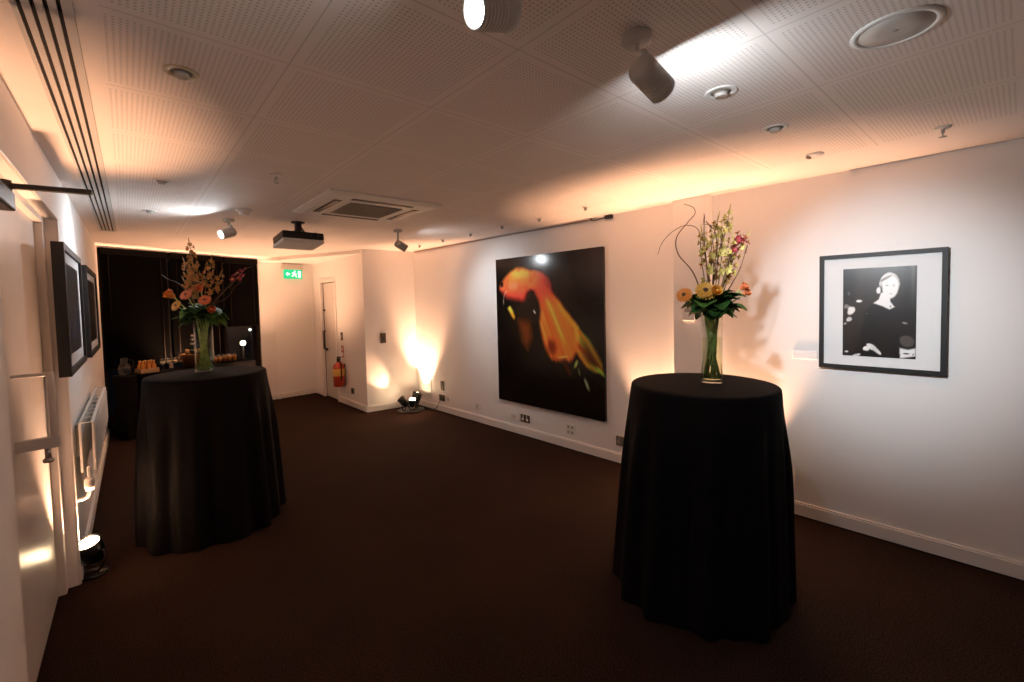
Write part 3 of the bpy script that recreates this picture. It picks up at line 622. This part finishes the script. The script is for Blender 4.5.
b = NB(); lathe(b, [(0, 0), (.020, 0), (.024, .02), (.024, .06), (.016, .075), (0, .075)], FL.p(ru0-.04, .066, rz0-.10), n=20); obj('valve', b, m_white, t)

# ------------------------------------------------------------------ tall tables
def cloth_bm(c, ph, ztop=1.13, R=.378, flare=.072, off=V((0, 0, 0))):
    b = NB(); n = 220; rows = []
    def rad(th, h):                             # h 0 at the top edge .. 1 at the floor
        f = math.cos(th*13+ph+.9*math.sin(2*th+ph))*.60+math.cos(th*21+2.1*ph+.7*math.sin(3*th))*.30+math.cos(th*5-ph)*.35
        amp = .034*smooth(.01, .45, h)
        fold = max(-1., min(1., f))
        return R+flare*h**.8+amp*fold
    prof = [(0, .0)]
    for q in (.25, .5, .75, .95): rows.append([b.verts.new(V((c[0]+R*q*math.cos(2*PI*k/n), c[1]+R*q*math.sin(2*PI*k/n), ztop+.0025*math.sin(q*9+k*.05)*q))) for k in range(n)])
    rows.append([b.verts.new(V((c[0]+R*.985*math.cos(2*PI*k/n), c[1]+R*.985*math.sin(2*PI*k/n), ztop-.002))) for k in range(n)])
    rows.append([b.verts.new(V((c[0]+R*math.cos(2*PI*k/n), c[1]+R*math.sin(2*PI*k/n), ztop-.008))) for k in range(n)])
    for i in range(1, 37):
        h = i/36; z = (ztop-.008)*(1-h)+.004
        rows.append([b.verts.new(off*h+V((c[0]+rad(2*PI*k/n, h)*math.cos(2*PI*k/n), c[1]+rad(2*PI*k/n, h)*math.sin(2*PI*k/n), z+(.003*math.sin(k*.35) if h > .99 else 0)))) for k in range(n)])
    cv = b.verts.new(V((c[0], c[1], ztop)))
    for k in range(n): b.faces.new((cv, rows[0][k], rows[0][(k+1) % n]))
    for A, B in zip(rows, rows[1:]):
        for k in range(n): b.faces.new((A[k], B[k], B[(k+1) % n], A[(k+1) % n]))
    return b
T1, T2, TZ = (.438, 3.975), (2.388, 1.164), 1.124
def cocktail_table(c, ph, label, off=V((0, 0, 0))):
    t = thing('cocktail_table', label, 'table', (*c, 0), 'tall cocktail tables')
    o = obj('tablecloth', cloth_bm(c, ph, TZ, off=off), m_cloth, t, smooth=True); o['label'] = 'black floor-length cloth hanging in folds'
    b = NB(); lathe(b, [(0, TZ-.030), (.37, TZ-.030), (.373, TZ-.018), (.37, TZ-.006), (0, TZ-.006)], (*c, 0), n=48); obj('tabletop', b, m_grey, t)
    b = NB(); cyl(b, (*c, .03), (0, 0, 1), .035, TZ-.061, 20); obj('column', b, m_silver, t)
    b = NB(); lathe(b, [(0, .001), (.28, .001), (.28, .012), (.05, .029), (0, .029)], (*c, 0), n=40); obj('base', b, m_blackgloss, t)
    return t
cocktail_table(T1, .6, 'far tall round table under a black floor-length cloth, on the left')
cocktail_table(T2, 2.0, 'near tall round table under a black floor-length cloth, on the right', V((-.027, .024, 0)))

# ------------------------------------------------------------------ vases and flowers
RI, FWD = V((.754, -.656, 0)), V((.655, .755, 0))      # across and away, seen from the room's near end
def vase(c, z, r, h, label):
    t = thing('glass_vase', label, 'vase', (*c, z), 'tall glass cylinder vases')
    w = .004
    b = NB(); lathe(b, [(0, .0005), (r, .0005), (r, h), (r-w, h), (r-w, .018), (0, .018)], (*c, z), n=48); obj('vessel', b, m_glass, t)
    b = NB(); lathe(b, [(0, .0186), (r-w-.0006, .0186), (r-w-.0006, h*.62), (0, h*.62)], (*c, z), n=48); obj('water', b, m_water, t)
def petal(b, o, d, up, L, W, cup=.2, mi=0, tip=.0):
    """a curved petal from o along d"""
    d = V(d).normalized(); up = V(up); up = (up-d*up.dot(d)).normalized(); s = d.cross(up)
    rows = []
    for i in range(5):
        q = i/4; w = W*math.sin(PI*(.12+.80*q))**.8*(1 if q < .99 else .5); cz = cup*L*(q*q)
        rows.append([b.verts.new(o+d*L*q+s*w*k+up*(cz+abs(k)*cup*W*.8)) for k in (-1, -.4, .4, 1)])
    for A, B in zip(rows, rows[1:]):
        for k in range(3):
            f = b.faces.new((A[k], A[k+1], B[k+1], B[k])); f.smooth = True; f.material_index = mi
def rose(b, o, ax, r):
    x, y, a = axes(ax); o = V(o)
    for ring, (n, el, L, W, cup) in enumerate(((5, .25, 1.0, .62, .5), (5, .6, .92, .56, .45), (5, .95, .78, .48, .3), (4, 1.25, .62, .38, .15))):
        for k in range(n):
            th = 2*PI*k/n+ring*.6; d = (x*math.cos(th)+y*math.sin(th))*math.cos(el)+a*math.sin(el)
            petal(b, o+a*(ring*.06*r), d, a, r*L, r*W, cup)
    lathe(b, [(0, -.5*r), (.18*r, -.4*r), (.45*r, 0), (.42*r, .5*r), (.2*r, .8*r), (0, .82*r)], o, a, 14)
def gerbera(b, o, ax, r):
    x, y, a = axes(ax); o = V(o)
    for ring, (n, L, el) in enumerate(((20, 1, .12), (18, .82, .30), (14, .55, .5))):
        for k in range(n):
            th = 2*PI*k/n+ring*.17+random.uniform(-.05, .05); d = (x*math.cos(th)+y*math.sin(th))*math.cos(el)+a*math.sin(el)
            petal(b, o+a*ring*.05*r, d, a, r*L, r*.16, -.08)
    lathe(b, [(0, -.25*r), (.25*r, -.12*r), (.30*r, .12*r), (.2*r, .24*r), (0, .27*r)], o, a, 16, mi=1)
def orchid(b, o, ax, r, mi=0):
    x, y, a = axes(ax); o = V(o)
    for k in range(5):
        th = 2*PI*k/5+random.uniform(-.2, .2); d = (x*math.cos(th)+y*math.sin(th))*.9+a*.35
        petal(b, o, d, a, r*random.uniform(.85, 1.1), r*.30, .15, mi)
    petal(b, o+a*r*.1, a+x*.3, x, r*.5, r*.25, .3, 1)
def leaf(b, o, d, L, W, mi=0):
    o = V(o); d = V(d).normalized(); up = V((0, 0, 1)); s = d.cross(up); s = s.normalized() if s.length > .1 else V((1, 0, 0)); up = s.cross(d)
    rows = []
    for i in range(7):
        q = i/6; w = W*(math.sin(PI*(.06+.90*q))**.8)*(1.0+.22*math.sin(q*19)); dr = -.30*L*q*q
        rows.append([b.verts.new(o+d*L*q+V((0, 0, dr))+s*w*k+up*abs(k)*w*.35) for k in (-1, 0, 1)])
    for A, B in zip(rows, rows[1:]):
        for k in range(2):
            f = b.faces.new((A[k], A[k+1], B[k+1], B[k])); f.smooth = True; f.material_index = mi
def P3(c, z, dx, dz, dy=0): return V((c[0], c[1], z))+RI*dx+FWD*dy+V((0, 0, dz))
def bouquet(c, z, h, r, label, sprays, heads, twigs, seed, spread):
    random.seed(seed); t = thing('flower_arrangement', label, 'flowers', (*c, z+h)); zt = z+h
    # stems in the vase
    for k in range(22):
        th = 2*PI*k/22+.3; th2 = th+random.uniform(1.8, 3.2); q = random.uniform(.50, .97)
        p0 = V((c[0]+(r-.009)*q*math.cos(th), c[1]+(r-.009)*q*math.sin(th), z+.024)); p1 = V((c[0]+r*.72*math.cos(th2), c[1]+r*.72*math.sin(th2), zt+.005))
        b = NB(); tube(b, [p0, p0.lerp(p1, .5), p1], .0042, 7); obj('stem', b, m_stem, t)
    # collar of leaves
    for k in range(84):
        th = random.uniform(0, 2*PI); el = random.uniform(-.35, .75); L = random.uniform(.065, .115)*spread
        o = V((c[0], c[1], zt+random.uniform(-.02, .08)))+V((math.cos(th), math.sin(th), 0))*random.uniform(.02, .075)*spread
        b = NB(); leaf(b, o, (math.cos(th)*math.cos(el), math.sin(th)*math.cos(el), math.sin(el)), L, L*random.uniform(.38, .56)); obj('leaf', b, m_leaf if random.random() < .72 else m_leaf2, t)
    for nm, kind, dx, dz, dy, rr, mt in heads:
        o = P3(c, zt, dx, dz+.012, dy-.025); ax = (o-P3(c, zt, 0, .0, .10)).normalized()+V((0, 0, .25))-FWD*.45
        b = NB(); (rose if kind == 'r' else gerbera)(b, o, ax, rr); tube(b, curve([P3(c, zt, 0, .0), P3(c, zt, dx*.5, dz*.35, dy*.5), o-ax.normalized()*rr*.3]), .004, 6, 2)
        obj(nm, b, [mt, m_twig, m_stem], t)
    for pts, n, rr, mt, s0, nm in sprays:
        P = curve([P3(c, zt, *p) for p in pts], 8); b = NB(); tube(b, P, .0042, 6, 2, .0018)
        for k in range(n):
            q = s0+(1-s0)*(k+.5)/n; i = min(int(q*(len(P)-1)), len(P)-2); o = P[i]; d = (P[i+1]-P[i]).normalized(); th = k*2.4
            x, y, a = axes(d); side = x*math.cos(th)+y*math.sin(th); sc = rr*(1.1-.55*q); e = o+side*sc*.75+d*sc*.3
            tube(b, [o, e], .0016, 5, 2); orchid(b, e, side+V((0, 0, .2)), sc, 0)
        for k in range(5):                       # closed buds to the tip
            o = P[-1]+(P[-1]-P[-2]).normalized()*.010*k; lathe(b, [(0, -.008), (.0055-.0007*k, 0), (0, .010)], o, (random.uniform(-.4, .4), random.uniform(-.4, .4), 1), 6, 0)
        obj(nm, b, mt, t)
    for pts, r0 in twigs:
        b = NB(); tube(b, curve([P3(c, zt, *p) for p in pts], 8), r0, 6, 0, r0*.4); obj('willow_twig', b, m_twig, t)
    return t
V1, V2 = (.424, 3.99), (2.439, 1.134)
vase(V1, TZ+.003, .060, .395, 'tall glass vase of orange flowers on the far left table')
vase(V2, TZ+.003, .056, .400, 'tall glass vase of yellow and pink flowers on the near right table')
OY = [m_orch, m_pink, m_rstem]; OT = [m_orch2, m_salmon, m_rstem]; OP = [m_pink, m_orch, m_twig]; OB = [m_twig, m_orch, m_twig]
bouquet(V2, TZ+.003, .400, .056, 'tall arrangement of yellow orchid stems, gerberas and curly twigs on the right table',
  [([(0, 0, 0), (.02, .22, 0), (.075, .42, 0), (.098, .535, 0)], 15, .034, OY, .42, 'orchid_spray'),
   ([(0, 0, 0), (.0, .22, .03), (.02, .38, .03), (.045, .50, .02)], 13, .034, OY, .42, 'orchid_spray'),
   ([(.02, 0, 0), (.08, .14, 0), (.13, .28, .02), (.19, .39, 0)], 12, .032, OY, .45, 'orchid_spray'),
   ([(0, 0, -.01), (-.025, .18, -.02), (-.05, .34, -.02), (-.06, .42, -.02)], 13, .032, OY, .30, 'orchid_spray'),
   ([(.01, 0, -.01), (.05, .15, -.03), (.08, .28, -.03), (.10, .37, -.03)], 10, .030, OY, .40, 'orchid_spray'),
   ([(0, 0, .02), (.03, .14, .04), (.03, .26, .04), (.03, .33, .04)], 10, .030, OT, .35, 'orchid_spray'),
   ([(.02, 0, -.01), (.07, .2, -.02), (.10, .33, -.02), (.135, .395, -.02), (.165, .38, -.02)], 7, .034, OP, .62, 'pink_flower_spray'),
   ([(.02, 0, 0), (.06, .2, -.03), (.09, .31, -.04), (.12, .35, -.04)], 5, .030, OP, .72, 'pink_flower_spray'),
   ([(0, 0, 0), (-.02, .22, .01), (-.035, .40, .01), (-.035, .485, .01)], 0, .02, OB, .5, 'brown_spike'),
   ([(0, 0, 0), (.01, .2, .0), (.03, .34, 0), (.02, .43, 0), (.0, .455, 0)], 0, .02, OB, .5, 'brown_spike'),
   ([(.02, 0, .01), (.07, .12, .02), (.115, .24, .02), (.125, .33, .02)], 9, .026, OT, .4, 'orchid_spray'),
   ([(.01, 0, 0), (.045, .16, .01), (.06, .30, .01), (.055, .42, .01)], 11, .028, OY, .35, 'orchid_spray'),
   ([(.02, 0, -.02), (.09, .13, -.03), (.14, .22, -.03), (.17, .31, -.03)], 0, .02, OB, .5, 'brown_spike')],
  [('gerbera', 'g', -.075, .095, -.07, .056, m_gerb), ('gerbera', 'g', -.165, .075, -.01, .046, m_rose), ('rose', 'r', -.035, .085, -.10, .036, m_gerb),
   ('rose', 'r', .155, .105, .0, .030, m_salmon), ('rose', 'r', .175, .075, .01, .028, m_salmon), ('rose', 'r', .06, .07, .10, .036, m_rose)],
  [([(-.03, .0, 0), (-.10, .20, -.01), (-.185, .31, -.01), (-.195, .40, -.01), (-.135, .48, -.01), (-.09, .53, 0), (-.10, .565, 0), (-.15, .585, 0)], .0034),
   ([(-.02, .1, .02), (-.04, .3, .04), (-.05, .44, .04), (-.12, .475, .04), (-.20, .44, .04), (-.26, .38, .03), (-.285, .315, .03)], .0026),
   ([(.02, .1, 0), (.03, .3, -.02), (.05, .42, -.02), (-.0, .46, -.02), (-.06, .47, -.02)], .0026)], 11, 1.0)
bouquet(V1, TZ+.003, .395, .060, 'tall arrangement of orange roses and tan orchid sprays on the left table',
  [([(0, 0, 0), (-.03, .25, 0), (-.050, .42, 0), (-.068, .555, 0)], 18, .036, OT, .40, 'orchid_spray'),
   ([(0, 0, .02), (-.05, .2, .02), (-.095, .33, .02), (-.125, .42, .02)], 14, .036, OT, .42, 'orchid_spray'),
   ([(.01, 0, 0), (.03, .2, 0), (.06, .33, 0), (.085, .43, 0)], 14, .036, OT, .42, 'orchid_spray'),
   ([(0, 0, -.02), (-.01, .18, -.03), (-.03, .30, -.03), (-.03, .38, -.03)], 13, .036, OT, .38, 'orchid_spray'),
   ([(.01, 0, .02), (.05, .16, .02), (.09, .25, .03), (.125, .32, .03)], 10, .036, OT, .42, 'orchid_spray'),
   ([(.0, 0, .03), (-.07, .12, .03), (-.11, .22, .03), (-.14, .28, .03)], 9, .036, OT, .45, 'orchid_spray'),
   ([(.04, .05, 0), (.15, .18, 0), (.25, .28, 0), (.31, .34, 0)], 8, .036, OP, .66, 'pink_flower_spray')],
  [('rose', 'r', -.150, .160, -.06, .046, m_rose), ('gerbera', 'g', -.020, .165, -.10, .046, m_salmon), ('gerbera', 'g', .090, .125, -.07, .044, m_salmon),
   ('gerbera', 'g', -.095, .09, -.10, .042, m_gerb), ('rose', 'r', .125, .05, -.05, .036, m_salmon), ('rose', 'r', .05, .20, -.05, .036, m_salmon)],
  [([(-.03, .05, 0), (-.10, .20, 0), (-.17, .27, 0), (-.24, .30, 0), (-.285, .335, 0)], .0034),
   ([(.04, .08, 0), (.15, .19, 0), (.24, .26, 0), (.32, .35, 0), (.40, .385, 0)], .0034),
   ([(.04, .10, .02), (.17, .15, .02), (.24, .235, .02), (.30, .27, .02)], .0026)], 23, 1.05)

# ------------------------------------------------------------------ floor uplights
def uplight(name, label, base, heads, cable=None):
    """black can lamps on a floor plate; heads = [(dx, dy, aim, size)]"""
    t = thing(name, label, 'uplight', base, 'floor uplights'); B = V(base)
    r0 = .064 if len(heads) == 1 else .20
    b = NB(); lathe(b, [(0, .0005), (r0, .0005), (r0, .012), (r0*.9, .018), (0, .018)], B, n=40); obj('base_plate', b, m_blackgloss, t)
    for dx, dy, aim, s, pw, spread in heads:
        a = V(aim).normalized(); c = B+V((dx, dy, .155*s)); x, y, _ = axes(a)
        b = NB(); prof = [(0, -.085*s), (.03*s, -.085*s), (.05*s, -.06*s), (.060*s, -.01*s), (.062*s, .075*s), (.056*s, .075*s), (.052*s, .060*s), (0, .060*s)]
        lathe(b, prof, c, a, 32); can = obj('lamp_can', b, m_blackgloss, t)
        b = NB(); lathe(b, [(0, .0605*s), (.051*s, .0605*s), (.051*s, .066*s), (0, .073*s)], c, a, 28); obj('lens', b, m_lenswarm, can)
        sd = V((-a.y, a.x, 0)); sd = sd.normalized() if sd.length > .01 else V((1, 0, 0))
        b = NB(); tube(b, [c+sd*.066*s, c+sd*.070*s-V((0, 0, .06*s)), V((c.x, c.y, .024))+sd*.03, V((c.x, c.y, .024))-sd*.03, c-sd*.070*s-V((0, 0, .06*s)), c-sd*.066*s], .006, 8); obj('yoke', b, m_black, t)
        l = bpy.data.lights.new('uplight_beam', 'SPOT'); l.energy = pw; l.color = WARM; l.spot_size = math.radians(spread); l.spot_blend = .7; l.shadow_soft_size = .035
        o = bpy.data.objects.new('uplight_beam', l); C.objects.link(o); o.location = c+a*.082*s; o.rotation_euler = a.to_track_quat('-Z', 'Y').to_euler()
    if cable:
        b = NB(); tube(b, curve(cable), .006, 6); obj('cable', b, m_black, t)
    return t
uplight('floor_uplight', 'cluster of lit black can uplights on the floor in the far corner', (3.165, 6.02, 0),
        [(-.12, -.01, (-.62, .85, .95), 1.0, 26, 44), (.09, .0, (.30, -.03, 1), 1.15, 210, 80), (-.01, -.06, (-.12, -.36, 1), .85, 8, 70)],
        [V((3.34, 5.97, .012)), FR.p(2.80, .06, .012), FR.p(2.68, .045, .06), FR.p(2.63, .016, .17)])
uplight('floor_uplight', 'black can uplight glowing on the floor by the left wall under the radiator', (-.214, 3.68, 0),
        [(-.008, 0, (-.20, -.34, 1), .98, 280, 58)], [V((-.215, 3.76, .012)), V((-.250, 3.90, .010)), V((-.256, 4.2, .010))])
uplight('floor_uplight', 'uplight behind the right table, lighting the wall left of the pillar', tuple(FR.p(-.86, .085, 0)), [(0, 0, FR.n*-.05+V((0, 0, 1)), .95, 210, 72)])
uplight('floor_uplight', 'uplight behind the right table, lighting the wall right of the pillar', tuple(FR.p(-1.60, .085, 0)), [(0, 0, FR.n*-.05+V((0, 0, 1)), .95, 185, 72)])
uplight('floor_uplight', 'uplight behind the bar, washing the ceiling above the dark window', tuple(FW.p(.95, .085, 0)), [(0, 0, (.10, -.24, 1), .9, 420, 84)])
uplight('floor_uplight', 'uplight behind the left table, filling the alcove with warm light', (1.50, 7.75, 0), [(0, 0, (.06, -.22, 1), .95, 230, 104)])

# ------------------------------------------------------------------ bar by the window
BZ = .79
t = thing('serving_table', 'long serving table under a black cloth in front of the dark window', 'table', FW.p(.9, .3, 0))
b = NB(); b2 = NB()
u0, u1, n0, n1 = .17, 1.66, .155, .50
n = 90; top = []; bot = []
for k in range(n):
    q = k/n*4; sd = int(q); f = q-sd
    u, nn = ((u0+(u1-u0)*f, n1), (u1, n1+(n0-n1)*f), (u1+(u0-u1)*f, n0), (u0, n0+(n1-n0)*f))[sd]
    w = .010*math.sin(k*1.9)+.006*math.sin(k*.8)
    top.append(b.verts.new(FW.p(u, nn, BZ))); bot.append(b.verts.new(FW.p(u+(w if sd in (1, 3) else 0), nn+(w if sd == 0 else 0), .004)))
b.faces.new(top)
for k in range(n): b.faces.new((top[k], bot[k], bot[(k+1) % n], top[(k+1) % n]))
obj('tablecloth', b, m_cloth, t)
bx(b2, FW, u0+.01, u1-.01, n0+.01, n1-.02, BZ-.03, BZ-.004); obj('tabletop', b2, m_grey, t)
for uu in (u0+.05, u1-.05):
    for nn in (n0+.05, n1-.06):
        b = NB(); cyl(b, FW.p(uu, nn, .001), (0, 0, 1), .018, BZ-.032, 12); obj('leg', b, m_silver, t)
# shelf end: small side cabinet closing the gap to the left wall
t = thing('side_cabinet', 'low black cabinet between the left wall and the serving table', 'cabinet', FW.p(.07, .30, 0))
b = NB(); bx(b, FW, .015, .148, .17, .46, .001, BZ-.004); obj('body', b, m_cloth, t)
b = NB(); bx(b, FW, .022, .140, .461, .470, .03, BZ-.03); obj('door', b, m_cloth, t)
zt = BZ+.002
jc = FW.p(.075, .33, zt)
t = thing('glass_jug', 'clear round glass jug at the left end of the bar', 'jug', jc)
b = NB(); lathe(b, [(0, 0), (.045, 0), (.062, .05), (.060, .11), (.035, .16), (.036, .20), (.040, .215), (.0375, .215), (.0335, .198), (.0325, .16), (.057, .108), (.059, .052), (.043, .004), (0, .004)], jc, n=32); obj('vessel', b, m_glass, t)
b = NB(); tube(b, curve([jc+V((.037, -.0, .19)), jc+V((.085, -.02, .18)), jc+V((.085, -.02, .11)), jc+V((.062, 0, .08))]), .006, 8); obj('handle', b, m_glass, t)
# crate with juice bottles
t = thing('bottle_crate', 'low cardboard crate holding amber juice bottles on the bar', 'crate', FW.p(.31, .33, zt))
b = NB(); bx(b, FW, .215, .415, .24, .40, zt, zt+.006)
for a in ((.215, .415, .24, .246), (.215, .415, .394, .40), (.215, .221, .246, .394), (.409, .415, .246, .394)): bx(b, FW, *a, zt+.006, zt+.055)
obj('tray', b, m_card, t)
def small(nm, label, cat, group, loc, prof, mats, parts=()):
    t = thing(nm, label, cat, loc, group); b = NB(); lathe(b, prof, loc, n=20); obj(parts[0] if parts else 'body', b, mats[0], t)
    return t
JB = [(0, 0), (.026, 0), (.027, .01), (.027, .085), (.012, .115), (.012, .135), (0, .135)]
j0 = small('juice_bottle', 'amber juice bottle in the cardboard crate, first from the jug', 'bottle', 'juice bottles in the crate', FW.p(.255, .355, zt+.0065), JB, [m_amber])
b = NB(); cyl(b, FW.p(.255, .355, zt+.1416), (0, 0, 1), .013, .014, 14); obj('cap', b, m_foil, j0)
for k, (u, nn, l) in enumerate(((.315, .355, 'amber juice bottle in the middle of the crate front row'), (.375, .355, 'amber juice bottle in the crate, front row, nearest the wine glasses'), (.255, .285, 'amber juice bottle at the back left of the crate'), (.315, .285, 'amber juice bottle at the back middle of the crate'), (.375, .285, 'amber juice bottle at the back right of the crate'))):
    dup(j0, FW.p(u, nn, zt+.0065), l)
# wine glasses
GP = [(0, 0), (.030, 0), (.030, .002), (.005, .006), (.004, .065), (.014, .075), (.030, .10), (.031, .125), (.027, .155), (.0255, .155), (.0295, .125), (.0285, .10), (.012, .077), (0, .074)]
gpos = [(.485, .34), (.56, .34), (.635, .34), (.52, .27), (.59, .27), (.655, .27)]
gl = ['first wine glass of the front row, next to the juice crate', 'middle wine glass of the front row on the bar', 'wine glass of the front row nearest the copper tub', 'wine glass of the back row nearest the crate', 'middle wine glass of the back row', 'wine glass of the back row beside the copper tub']
g0 = thing('wine_glass', gl[0], 'glass', FW.p(*gpos[0], zt), 'wine glasses on the bar')
b = NB(); lathe(b, GP, FW.p(*gpos[0], zt), n=24); obj('bowl', b, m_glass, g0)
b = NB(); lathe(b, [(0, .078), (.011, .0785), (.027, .10), (.0282, .118), (0, .118)], FW.p(*gpos[0], zt), n=20); obj('drink', b, M('pale_wine', (.95, .80, .66), .1, spec=.5), g0)
for (u, nn), l in zip(gpos[1:], gl[1:]): dup(g0, FW.p(u, nn, zt), l)
# copper tub with bottles
tc_ = FW.p(.870, .32, zt)
t = thing('drinks_tub', 'wide copper drinks tub full of bottles on the bar', 'tub', tc_)
b = NB(); lathe(b, [(0, 0), (.115, 0), (.140, .14), (.150, .175), (.158, .178), (.155, .182), (.146, .178), (.136, .14), (.112, .006), (0, .006)], tc_, n=48); obj('bowl', b, m_copper, t)
for s in (-1, 1):
    b = NB(); tube(b, curve([tc_+FW.d*s*.142+V((0, 0, .16)), tc_+FW.d*s*.175+V((0, 0, .16)), tc_+FW.d*s*.175+V((0, 0, .10)), tc_+FW.d*s*.133+V((0, 0, .10))]), .006, 8); obj('handle', b, m_copper, t)
WB = [(0, 0), (.034, 0), (.036, .01), (.036, .13), (.014, .19), (.013, .235), (0, .235)]
bl = ['dark bottle at the left of the copper tub', 'dark bottle at the front of the copper tub', 'dark bottle at the right of the copper tub', 'dark bottle at the back left of the copper tub', 'dark bottle at the back right of the copper tub']
bp = [(-.074, .02), (.0, .0755), (.074, .02), (-.050, -.056), (.050, -.056)]
w0 = thing('wine_bottle', bl[0], 'bottle', tc_+FW.d*bp[0][0]+FW.n*bp[0][1]+V((0, 0, .007)), 'bottles in the copper tub')
b = NB(); lathe(b, WB, w0.location, n=24); obj('body', b, m_bottle, w0)
b = NB(); lathe(b, [(0, .2355), (.0145, .2355), (.0145, .19), (.0152, .19), (.0152, .238), (0, .238)], w0.location, n=20); obj('foil', b, m_foil, w0)
for (du, dn_), l in zip(bp[1:], bl[1:]): dup(w0, tc_+FW.d*du+FW.n*dn_+V((0, 0, .007)), l)
p = tc_+V((0, 0, .007))-FW.n*.001
t = thing('tall_bottle', 'tall slender bottle with pale bands rising above the copper tub', 'bottle', p)
b = NB(); lathe(b, [(0, 0), (.036, 0), (.036, .26), (.016, .34), (.015, .44), (0, .44)], p, n=24); obj('body', b, m_bottle, t)
for z0_ in (.22, .30, .36, .415):
    rr = .0365 if z0_ < .26 else (.0275 if z0_ < .33 else .0165)
    b = NB(); lathe(b, [(0, z0_), (rr, z0_), (rr*.97, z0_+.022), (0, z0_+.022)], p, n=24); obj('band', b, m_lightgrey, t)
# tumblers
tpos = [(1.17+.072*k, .30) for k in range(5)]+[(1.205+.072*k, .22) for k in range(4)]
tw = ['first', 'second', 'third', 'fourth', 'last']
tl_ = ['%s tumbler of the front row, counted from the tub' % w for w in tw]+['%s tumbler of the back row, counted from the tub' % w for w in tw[:3]]+['last tumbler of the back row, nearest the window lights']
q0 = thing('tumbler', tl_[0], 'glass', FW.p(*tpos[0], zt), 'tumblers on the bar')
b = NB(); lathe(b, [(0, 0), (.028, 0), (.033, .12), (.031, .12), (.0265, .008), (0, .008)], FW.p(*tpos[0], zt), n=24); obj('vessel', b, m_glass, q0)
b = NB(); lathe(b, [(0, .0085), (.0262, .0085), (.0295, .09), (0, .09)], FW.p(*tpos[0], zt), n=20); obj('drink', b, m_amber, q0)
for (u, nn), l in zip(tpos[1:], tl_[1:]): dup(q0, FW.p(u, nn, zt), l)

# blinds
def blind(u0, u1, zb, label):
    t = thing('window_blind', label, 'blind', FW.p((u0+u1)/2, .012, zb), 'dark window blinds')
    b = NB(); bx(b, FW, u0, u1, -.010, .028, 2.315, 2.394); obj('head_rail', b, m_blind, t)
    b = NB(); z = zb+.03; k = 0
    while z < 2.305:
        vs = [b.verts.new(FW.p(u, .009+s*.011, z+s*.017)) for u, s in ((u0, -1), (u1, -1), (u1, 1), (u0, 1))]; b.faces.new(vs)
        ws = [b.verts.new(v.co+FW.n*.0014) for v in vs]; b.faces.new(ws[::-1]); z += .034
    obj('slats', b, m_blind, t)
    b = NB(); bx(b, FW, u0, u1, -.004, .022, zb, zb+.022); obj('bottom_rail', b, m_blind, t)
    b = NB()
    for u in (u0+.08, u1-.08): tube(b, [FW.p(u, .024, zb+.02), FW.p(u, .024, 2.32)], .0022, 6)
    obj('cords', b, m_ebony, t)
blind(.02, .755, .84, 'dark slatted blind lowered at the left of the window')
blind(.79, 1.50, .84, 'dark slatted blind lowered in the middle of the window, behind the left flowers')
blind(1.54, WL-.02, 1.30, 'dark slatted blind half raised at the right of the window')
# night street lamps outside
def street_lamp(loc, label, r, es, col):
    t = thing('street_lamp', label, 'street lamp', (loc[0], loc[1], loc[2]-3.4), 'street lamps outside'); L = V(loc)
    b = NB(); lathe(b, [(0, -r), (r*.7, -r*.7), (r, 0), (r*.7, r*.7), (0, r)], L, n=16); obj('lantern', b, M('lamp_glow', (.8, .8, .6), .4, emit=col, es=es), t)
    b = NB(); cyl(b, L-V((0, 0, 3.4)), (0, 0, 1), .05, 3.4-r*1.02, 12, r2=.035); obj('pole', b, m_black, t)
def beyond(px_dir, d): return V((0, 0, 1.6))+V(px_dir)*d
for (u, z, d, r, es, col, l) in ((1.792, 1.027, 2.6, .11, 9, (1, .85, .45), 'bright street lamp seen through the window glass'), (1.919, 1.235, 3.2, .07, 2.5, (.8, .9, .75), 'dimmer street lamp seen higher in the window glass')):
    q = FW.p(u, 0, z)-V((0, 0, 1.6)); street_lamp(V((0, 0, 1.6))+q*d, l, r, es, col)

# ------------------------------------------------------------------ world, camera, view
w = bpy.data.worlds.new('night'); S.world = w; w.use_nodes = True
w.node_tree.nodes['Background'].inputs[0].default_value = (.0008, .001, .0016, 1); w.node_tree.nodes['Background'].inputs[1].default_value = 1
cam = bpy.data.cameras.new('camera'); co = bpy.data.objects.new('camera', cam); C.objects.link(co); S.camera = co
Rm = ((0.75439324, -0.65603758, -0.02248404), (-0.04499224, -0.01750513, -0.99883395), (0.65487903, 0.75452519, -0.04272235))
co.matrix_world = Matrix(((Rm[0][0], -Rm[1][0], -Rm[2][0], 0), (Rm[0][1], -Rm[1][1], -Rm[2][1], 0), (Rm[0][2], -Rm[1][2], -Rm[2][2], 1.6), (0, 0, 0, 1)))
cam.sensor_width = 36; cam.lens = 444.781/1024*36; cam.shift_x = -.0008; cam.shift_y = -(341-320.535)/1024
cam.clip_start = .02; cam.clip_end = 200
vs_ = S.view_settings; vs_.view_transform = 'Standard'; vs_.look = 'None'; vs_.gamma = 1; vs_.use_curve_mapping = False; vs_.exposure = .38
S.cycles.use_denoising = True; S.cycles.max_bounces = 10; S.cycles.diffuse_bounces = 6; S.cycles.transmission_bounces = 10; S.cycles.glossy_bounces = 5
S.cycles.caustics_reflective = False; S.cycles.caustics_refractive = False; S.cycles.sample_clamp_indirect = 6
